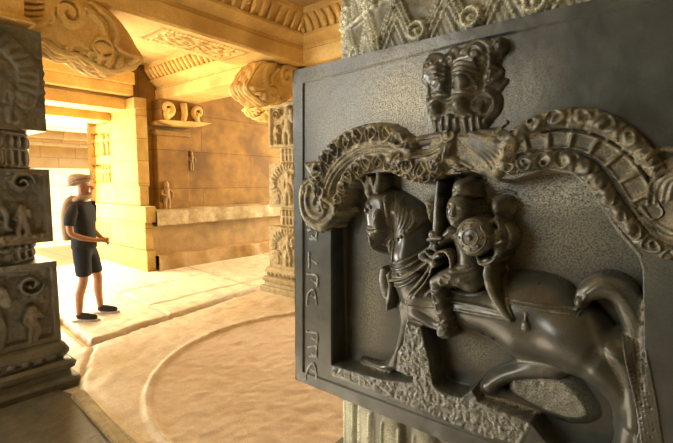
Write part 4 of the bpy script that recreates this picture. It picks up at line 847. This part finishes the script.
R.stroke(T, [(463, 52), (468, 45), (479, 40), (490, 44), (495, 54), (492, 64)], 2.6, 0); R.stroke(T, [(490, 43), (498, 38), (504, 43), (500, 52), (493, 56)], 2.4, 0); R.ball(T, 499, 44, 3, 3, 0)
R.stroke(T, [(424, 62), (428, 55), (437, 54), (444, 60)], 2.4, 0); R.stroke(T, [(445, 55), (450, 48), (457, 49), (460, 56)], 2.2, 0); R.ball(T, 452, 60, 4.5, 6, 0)
for q in range(5):
    R.stroke(T, [(454+q*.4, 62.5+q*5.2), (465, 59+q*5.2), (479-q*.3, 62+q*5.0)], 2.0, 0, n=5)
    if q < 4: R.stroke(T, [(429+q*1.2, 69+q*5.0), (437, 66.5+q*5.0), (446, 69+q*5.0)], 1.8, 0, n=5)
R.on(T)
R.ball(T, 464.5, 84, 8.0, 6.5, 0); R.ball(T, 442.5, 88, 5.6, 5.6, 0); R.stroke(T, [(453, 84), (458, 76), (472, 76), (477, 84)], 1.8, 0); R.stroke(T, [(435, 86), (442, 80), (450, 84)], 1.6, 0)
R.stroke(T, [(430, 103), (437, 99), (447, 100.5), (456, 97.5), (474, 96.5), (490, 101)], [2.0, 2.4], 0, n=5); R.stroke(T, [(452, 95), (455, 89), (466, 92.5), (478, 93), (487, 87)], 2.0, 0, n=5)
R.ball(T, 438, 109, 6.0, 7.0, 0); R.ball(T, 465, 107, 8.5, 8, 0); R.ball(T, 451, 108, 3.2, 3.4, 0); R.ball(T, 480, 105, 5, 8, 0, ang=-.3)
R.stroke(T, [(492, 65), (500, 68), (498, 78), (488, 85), (485, 76), (492, 65)], 2.0, 0, n=5); R.stroke(T, [(492, 70), (490, 80)], 1.6, 0)
R.stroke(T, [(494, 79), (505, 79), (497, 91)], 1.8, 0); R.stroke(T, [(487, 91), (496, 97), (495, 110), (486, 121)], [3.6, 4.2, 2.8], 0, n=5); R.stroke(T, [(421, 79), (428, 90), (426, 102), (430, 116)], [2.4, 3.0, 2.4], 0, n=5)
for x, a, b, r_ in ((436, 118, 130, 2.0), (443, 119, 130, 2.0), (450, 117, 130, 2.6), (457, 118, 130, 2.4), (466, 118, 130, 2.8), (473, 116, 129, 2.6), (480, 114, 127, 2.4)): R.stroke(T, [(x, a), (x-.5, b)], r_, 0, n=1)
for p_, r_, d_ in (([(450, 62), (451, 80), (450, 94)], 3.0, .010), ([(482, 62), (485, 74), (482, 88)], 3, .010), ([(428, 97), (440, 94.5), (450, 96)], 2, .006), ([(430, 112), (432, 118), (440, 118)], 2.5, .007), ([(474, 112), (484, 114), (490, 104)], 2.2, .008), ([(454, 116), (465, 117), (474, 115)], 1.6, .007)): cut(p_, r_, d_)
part('lion_mask', T, M['gloss'], wfield(.14, .4), 'snarling lion mask crowning the arch', sm=.6)

R.off()
LIFT = 0.0
# ---- upper and lower shaft of the near pillar
def ornament(i, wd, R_):
    """bands of chevron leaves with rosettes"""
    U, V = R_.U, R_.V; P = 0.115; q = (V-R_.v[0])/P; row = np.floor(q); f = q-row; x = (U-wd/2)/P+0.5*(row % 2); c = x-np.floor(x)-0.5
    tri = 1-2*np.abs(c); g = np.zeros_like(U)
    for o, a in ((0.0, 1.0), (0.17, .9), (0.40, .8)):
        g = np.maximum(g, a*np.clip(1-np.abs(f-tri*0.95+o)/0.045, 0, 1)**.6)
    f2 = 1-f; g = np.maximum(g, .8*np.clip(1-np.abs(f2-(1-tri)*0.95+.12)/0.04, 0, 1)**.6)
    r = np.hypot(c-.5*np.sign(c), f-.30); g = np.maximum(g, np.clip(1-np.abs(r-.15)/.05, 0, 1)**.5); g = np.maximum(g, np.clip(1-r/.08, 0, 1)**.5)
    leaf = 0.4*np.abs(np.sin((c*9+f*4)*PI))*(np.abs(c) < tri*.5); g = np.maximum(g, leaf*(f < tri*.8))
    g = np.maximum(g, 0.9*np.clip(1-np.abs(f-.02)/.035, 0, 1))
    nz = blur(RNG.standard_normal(g.shape), 1.5); return blur(g, .6)*0.026+nz/nz.std()*.0010, np.clip(g*1.3-.25, 0, 1)
def flare(i, wd, R_):
    U, V = R_.U, R_.V; z = (V-R_.v[0])/(R_.v[-1]-R_.v[0]); n = max(1, round(wd/.09)); c = (U/wd*n) % 1-.5
    g = np.sqrt(np.clip(1-(c/.45)**2-np.clip(z-.55, 0, 1)**2*3, 0, 1)); g2 = np.clip(1-np.abs(np.abs(c)-.28)/.06, 0, 1)*(z < .8)
    return .014*g+.008*g2+.01*np.clip(1-np.abs(z-.93)/.04, 0, 1), np.clip(g2+.5*g**6, 0, 1)
c = P1; up = [(-.22, -.39), (.22, -.39), (.40, -.29), (.42, -.15), (.42, .15), (.40, .29), (.22, .39), (-.22, .39), (-.40, .29), (-.42, .15), (-.42, -.15), (-.40, -.29)]
upo = [(c[0]+x, c[1]+y) for x, y in up]
poly_wrap('shaft', upo, SZ1+.001, 2.88, ornament, 0.004, M['shaft'], p1, taper=.008)
poly_wrap('shaft', [(c[0]+x*.985, c[1]+y*.985) for x, y in up], .93, SZ0-.001, flare, 0.004, M['shaft'], p1, taper=.008)
poly_wrap('carved_block', sq(c, .425), .42, .93, block_relief('arch'), .008, M['dark'], p1)
stack('base', c, [(0, .56), (.09, .56), (.10, .52), (.15, .515), (.17, .54), (.21, .55), (.24, .48), (.27, .475), (.32, .515), (.39, .49), (.42, .45)], M['dark'], p1)
stack('capital', c, [(2.88, .36), (2.94, .44), (3.0, .38), (BZ-.002, .40)], M['beam'], p1)

# ------------------------------------------------------------------ the visitor
def skinned(name, chains, m, parent, sub=2, root=0):
    """one continuous skin over a branching skeleton: chains of (x,y,z,rx,ry); first point of a chain may name an earlier vertex"""
    me = bpy.data.meshes.new(name); V = []; E = []; Rr = []; key = {}
    for ch in chains:
        prev = None
        for p in ch:
            if isinstance(p, str): prev = key[p]; continue
            nm = None
            if isinstance(p[0], str): nm, p = p[0], p[1:]
            V.append(p[:3]); Rr.append((p[3], p[4] if len(p) > 4 else p[3])); i = len(V)-1
            if nm: key[nm] = i
            if prev is not None: E.append((prev, i))
            prev = i
    me.from_pydata(V, E, []); o = bpy.data.objects.new(name, me); COL.objects.link(o)
    md = o.modifiers.new('skin', 'SKIN'); md.use_smooth_shade = True; sk = me.skin_vertices[0].data
    for i, r in enumerate(Rr): sk[i].radius = r; sk[i].use_root = (i == root)
    s2 = o.modifiers.new('sub', 'SUBSURF'); s2.levels = sub; s2.render_levels = sub
    dg = bpy.context.evaluated_depsgraph_get(); nm_ = bpy.data.meshes.new_from_object(o.evaluated_get(dg)); bpy.data.objects.remove(o)
    for v in list(nm_.materials): pass
    nm_.materials.clear(); o = bpy.data.objects.new(name, nm_); COL.objects.link(o); nm_.materials.append(m)
    nm_.polygons.foreach_set('use_smooth', [True]*len(nm_.polygons)); o.parent = parent
    return o
def loft(name, rings, m, parent, seg=20, capa=True, capb=True, thick=0, folds=0):
    """rings: (cx,cy,cz, rx,ry[, tiltx, tilty]) elliptical sections"""
    bm = bmesh.new(); RR = []
    for j, r in enumerate(rings):
        tx, ty = (r[5], r[6]) if len(r) > 5 else (0, 0)
        RR.append([bm.verts.new((r[0]+r[3]*math.cos(k*2*PI/seg), r[1]+r[4]*math.sin(k*2*PI/seg), r[2]+tx*r[3]*math.cos(k*2*PI/seg)+ty*r[4]*math.sin(k*2*PI/seg)+folds*math.sin(k*2.9+j*1.7))) for k in range(seg)])
    for A, Bq in zip(RR[:-1], RR[1:]):
        for k in range(seg): bm.faces.new((A[k], A[(k+1) % seg], Bq[(k+1) % seg], Bq[k]))
    if capa: bm.faces.new(RR[0][::-1])
    if capb: bm.faces.new(RR[-1])
    bmesh.ops.recalc_face_normals(bm, faces=bm.faces[:]); me = bpy.data.meshes.new(name); bm.to_mesh(me); bm.free(); me.materials.append(m)
    me.polygons.foreach_set('use_smooth', [True]*len(me.polygons)); o = bpy.data.objects.new(name, me); COL.objects.link(o); o.parent = parent
    ss = o.modifiers.new('sub', 'SUBSURF'); ss.levels = 1; ss.render_levels = 1
    return o
def person(loc, rz):
    root = empty('person', loc, 'person in dark T-shirt and shorts with beige cloth wrapped round the head', 'person', rz=rz)
    # local frame: faces +x, left is +y ; near (right) side is -y
    def leg(sy, fx, fy): return ['pelvis', (.0, sy*.085, .86, .066), (.02, sy*.10, .72, .070), ((.04+fx)/2+.01, (sy*.10+fy)/2, .50, .055), ((.0+fx)*.7-.02, (sy*.02+fy*.9), .33, .054), (fx-.03, fy, .10, .036), (fx-.03, fy, .06, .036), (fx+.04, fy, .045, .034), (fx+.12, fy, .035, .028)]
    def hand(x, y, z, dx, dy, dz, side):
        pass
    body = [[('pelvis', .0, 0, .94, .095, .115), (-.01, 0, 1.05, .095, .125), (-.005, 0, 1.18, .095, .13), ('chest', -.01, 0, 1.33, .09, .13), ('neckb', -.005, 0, 1.44, .065, .085), (.015, 0, 1.51, .052), ('head', .03, 0, 1.59, .075, .07), (.03, 0, 1.67, .088, .074), (.015, 0, 1.73, .05, .05)],
            leg(-1, -.02, -.11), leg(1, .10, .20),
            ['chest', (-.01, -.165, 1.365, .040), (-.03, -.235, 1.30, .042), (-.04, -.255, 1.16, .042), (-.03, -.25, 1.07, .037), (.07, -.20, 1.02, .034), (.17, -.12, .985, .026), (.215, -.075, .975, .024), ('rp', .25, -.045, .97, .022)],
            ['chest', (-.01, .165, 1.365, .040), (-.01, .235, 1.30, .042), (-.01, .25, 1.16, .042), (.01, .24, 1.07, .037), (.10, .17, 1.01, .034), (.19, .08, .96, .026), (.23, .03, .95, .024), ('lp', .26, .0, .945, .022)]]
    for k in range(4):
        o = (k-1.5)*.017
        body.append(['rp', (.272+.004*k, -.03, .972+o, .0095), (.285, -.008+.003*k, .968+o, .009), (.280, .018+.002*k, .962+o, .008)])
        body.append(['lp', (.280, -.012, .947+o, .0095), (.288, -.035, .945+o, .009), (.278, -.055-.002*k, .944+o, .008)])
    body.append(['rp', (.245, -.035, 1.0, .010), (.262, -.018, 1.012, .009)]); body.append(['lp', (.265, -.008, .985, .010), (.27, -.025, 1.0, .009)])
    bd = skinned('body', body, M['skin'], root)
    def sk(name, ch, m, par=None): return skinned(name, ch, m, par or root)
    bm = bmesh.new()
    def blob(x, y, z, a, b, c, rot=0):
        bmesh.ops.create_uvsphere(bm, u_segments=14, v_segments=10, radius=1, matrix=Matrix.Translation((x, y, z)) @ Matrix.Rotation(rot, 4, 'Y') @ Matrix.Diagonal((a, b, c, 1)))
    blob(.122, 0, 1.60, .022, .014, .022, -.4); blob(.115, 0, 1.575, .012, .02, .006); blob(.112, 0, 1.562, .012, .018, .006); blob(.10, 0, 1.535, .022, .028, .02)
    blob(.112, -.025, 1.622, .012, .020, .010); blob(.112, .025, 1.622, .012, .020, .010); blob(.112, 0, 1.615, .016, .018, .012)
    bm2 = bm
    me = bpy.data.meshes.new('facial_features'); bm.to_mesh(me); bm.free(); me.materials.append(M['skin']); me.polygons.foreach_set('use_smooth', [True]*len(me.polygons))
    o = bpy.data.objects.new('facial_features', me); COL.objects.link(o); o.parent = bd
    for sy in (-1, 1):
        bm = bmesh.new(); blob(.03, sy*.078, 1.60, .022, .010, .032)
        me = bpy.data.meshes.new('ear'); bm.to_mesh(me); bm.free(); me.materials.append(M['skin']); me.polygons.foreach_set('use_smooth', [True]*len(me.polygons)); o = bpy.data.objects.new('ear', me); COL.objects.link(o); o.parent = bd
    # shirt
    sh = sk('shirt', [[('p', 0, 0, .84, .152, .185), (0, 0, .92, .145, .175), (-.005, 0, 1.02, .138, .168), (0, 0, 1.18, .135, .172), ('c', -.005, 0, 1.33, .140, .178), (-.005, 0, 1.425, .085, .12), (-.003, 0, 1.455, .066, .08)],
                      ['c', (-.01, -.175, 1.375, .074), (-.03, -.238, 1.29, .070), (-.038, -.254, 1.19, .064), (-.04, -.256, 1.165, .062)], ['c', (-.01, .175, 1.375, .074), (-.01, .238, 1.29, .070), (-.008, .252, 1.19, .064), (-.008, .252, 1.165, .062)]], M['tee'])
    so = sk('shorts', [[('w', 0, 0, 1.0, .115, .145), ('p', .0, 0, .89, .13, .16)], ['p', (.0, -.085, .84, .108), (.015, -.10, .70, .100), (.02, -.105, .57, .092), (.02, -.105, .545, .090)], ['p', (.0, .085, .84, .108), (.035, .11, .70, .100), (.055, .135, .57, .092), (.055, .135, .545, .090)]], M['shorts'])
    for fx, fy in ((-.02, -.11), (.10, .20)):
        r = sk('shoe', [[(fx-.065, fy, .055, .042, .04), (fx-.02, fy, .075, .048, .045), (fx+.05, fy, .062, .045, .044), (fx+.12, fy, .048, .036, .044), (fx+.175, fy, .038, .026, .036)]], M['shoe'])
        bm = bmesh.new(); out = [(fx-.11, -.03), (fx-.085, -.045), (fx+.0, -.048), (fx+.10, -.052), (fx+.18, -.04), (fx+.205, 0), (fx+.18, .04), (fx+.10, .052), (fx, .048), (fx-.085, .045), (fx-.11, .03)]
        extr(bm, out, lambda p, q, t: (p, fy+q, t), 0.0, .026); bmesh.ops.recalc_face_normals(bm, faces=bm.faces[:]); me = bpy.data.meshes.new('sole'); bm.to_mesh(me); bm.free(); me.materials.append(M['sole']); o = bpy.data.objects.new('sole', me); COL.objects.link(o); o.parent = r
    # cloth round the head, with wrapped bands
    hw = loft('head_wrap', [(.01, 0, 1.64, .10, .088, .30, 0), (.0, 0, 1.665, .118, .100, .32, 0), (-.015, 0, 1.70, .126, .106, .30, 0), (-.03, 0, 1.735, .112, .098, .22, 0), (-.045, 0, 1.76, .075, .07, .1, 0), (-.05, 0, 1.77, .025, .025, 0, 0)], M['scarf'], root, folds=.004)
    bm = bmesh.new()
    for z, t in ((1.668, .30), (1.70, .42), (1.715, .20)):
        tube(bm, [(-.008+.122*math.cos(a), .106*math.sin(a), z+t*.12*math.cos(a)+.006*math.sin(3*a)) for a in np.linspace(0, 2*PI, 25)], .014, 7, 1)
    me = bpy.data.meshes.new('wrap_fold'); bm.to_mesh(me); bm.free(); me.materials.append(M['scarf']); me.polygons.foreach_set('use_smooth', [True]*len(me.polygons)); o = bpy.data.objects.new('wrap_fold', me); COL.objects.link(o); o.parent = hw
    bm = bmesh.new()
    tube(bm, [(.0+.078*math.cos(a), .085*math.sin(a), 1.475+.02*math.cos(a)) for a in np.linspace(0, 2*PI, 21)], .030, 8, 1)
    tube(bm, [(-.07, -.03, 1.49), (-.12, -.05, 1.44), (-.155, -.06, 1.32), (-.165, -.06, 1.12), (-.16, -.055, .98)], [.035, .05, .055, .045], 8); tube(bm, [(-.07, .03, 1.49), (-.13, .03, 1.42), (-.165, .03, 1.30), (-.17, .03, 1.1)], [.035, .05, .05, .03], 8)
    me = bpy.data.meshes.new('neck_scarf'); bm.to_mesh(me); bm.free(); me.materials.append(M['scarf']); me.polygons.foreach_set('use_smooth', [True]*len(me.polygons)); o = bpy.data.objects.new('neck_scarf', me); COL.objects.link(o); o.parent = root
    return root
person((-5.62, 2.0, 0.028), YAW+math.radians(8))
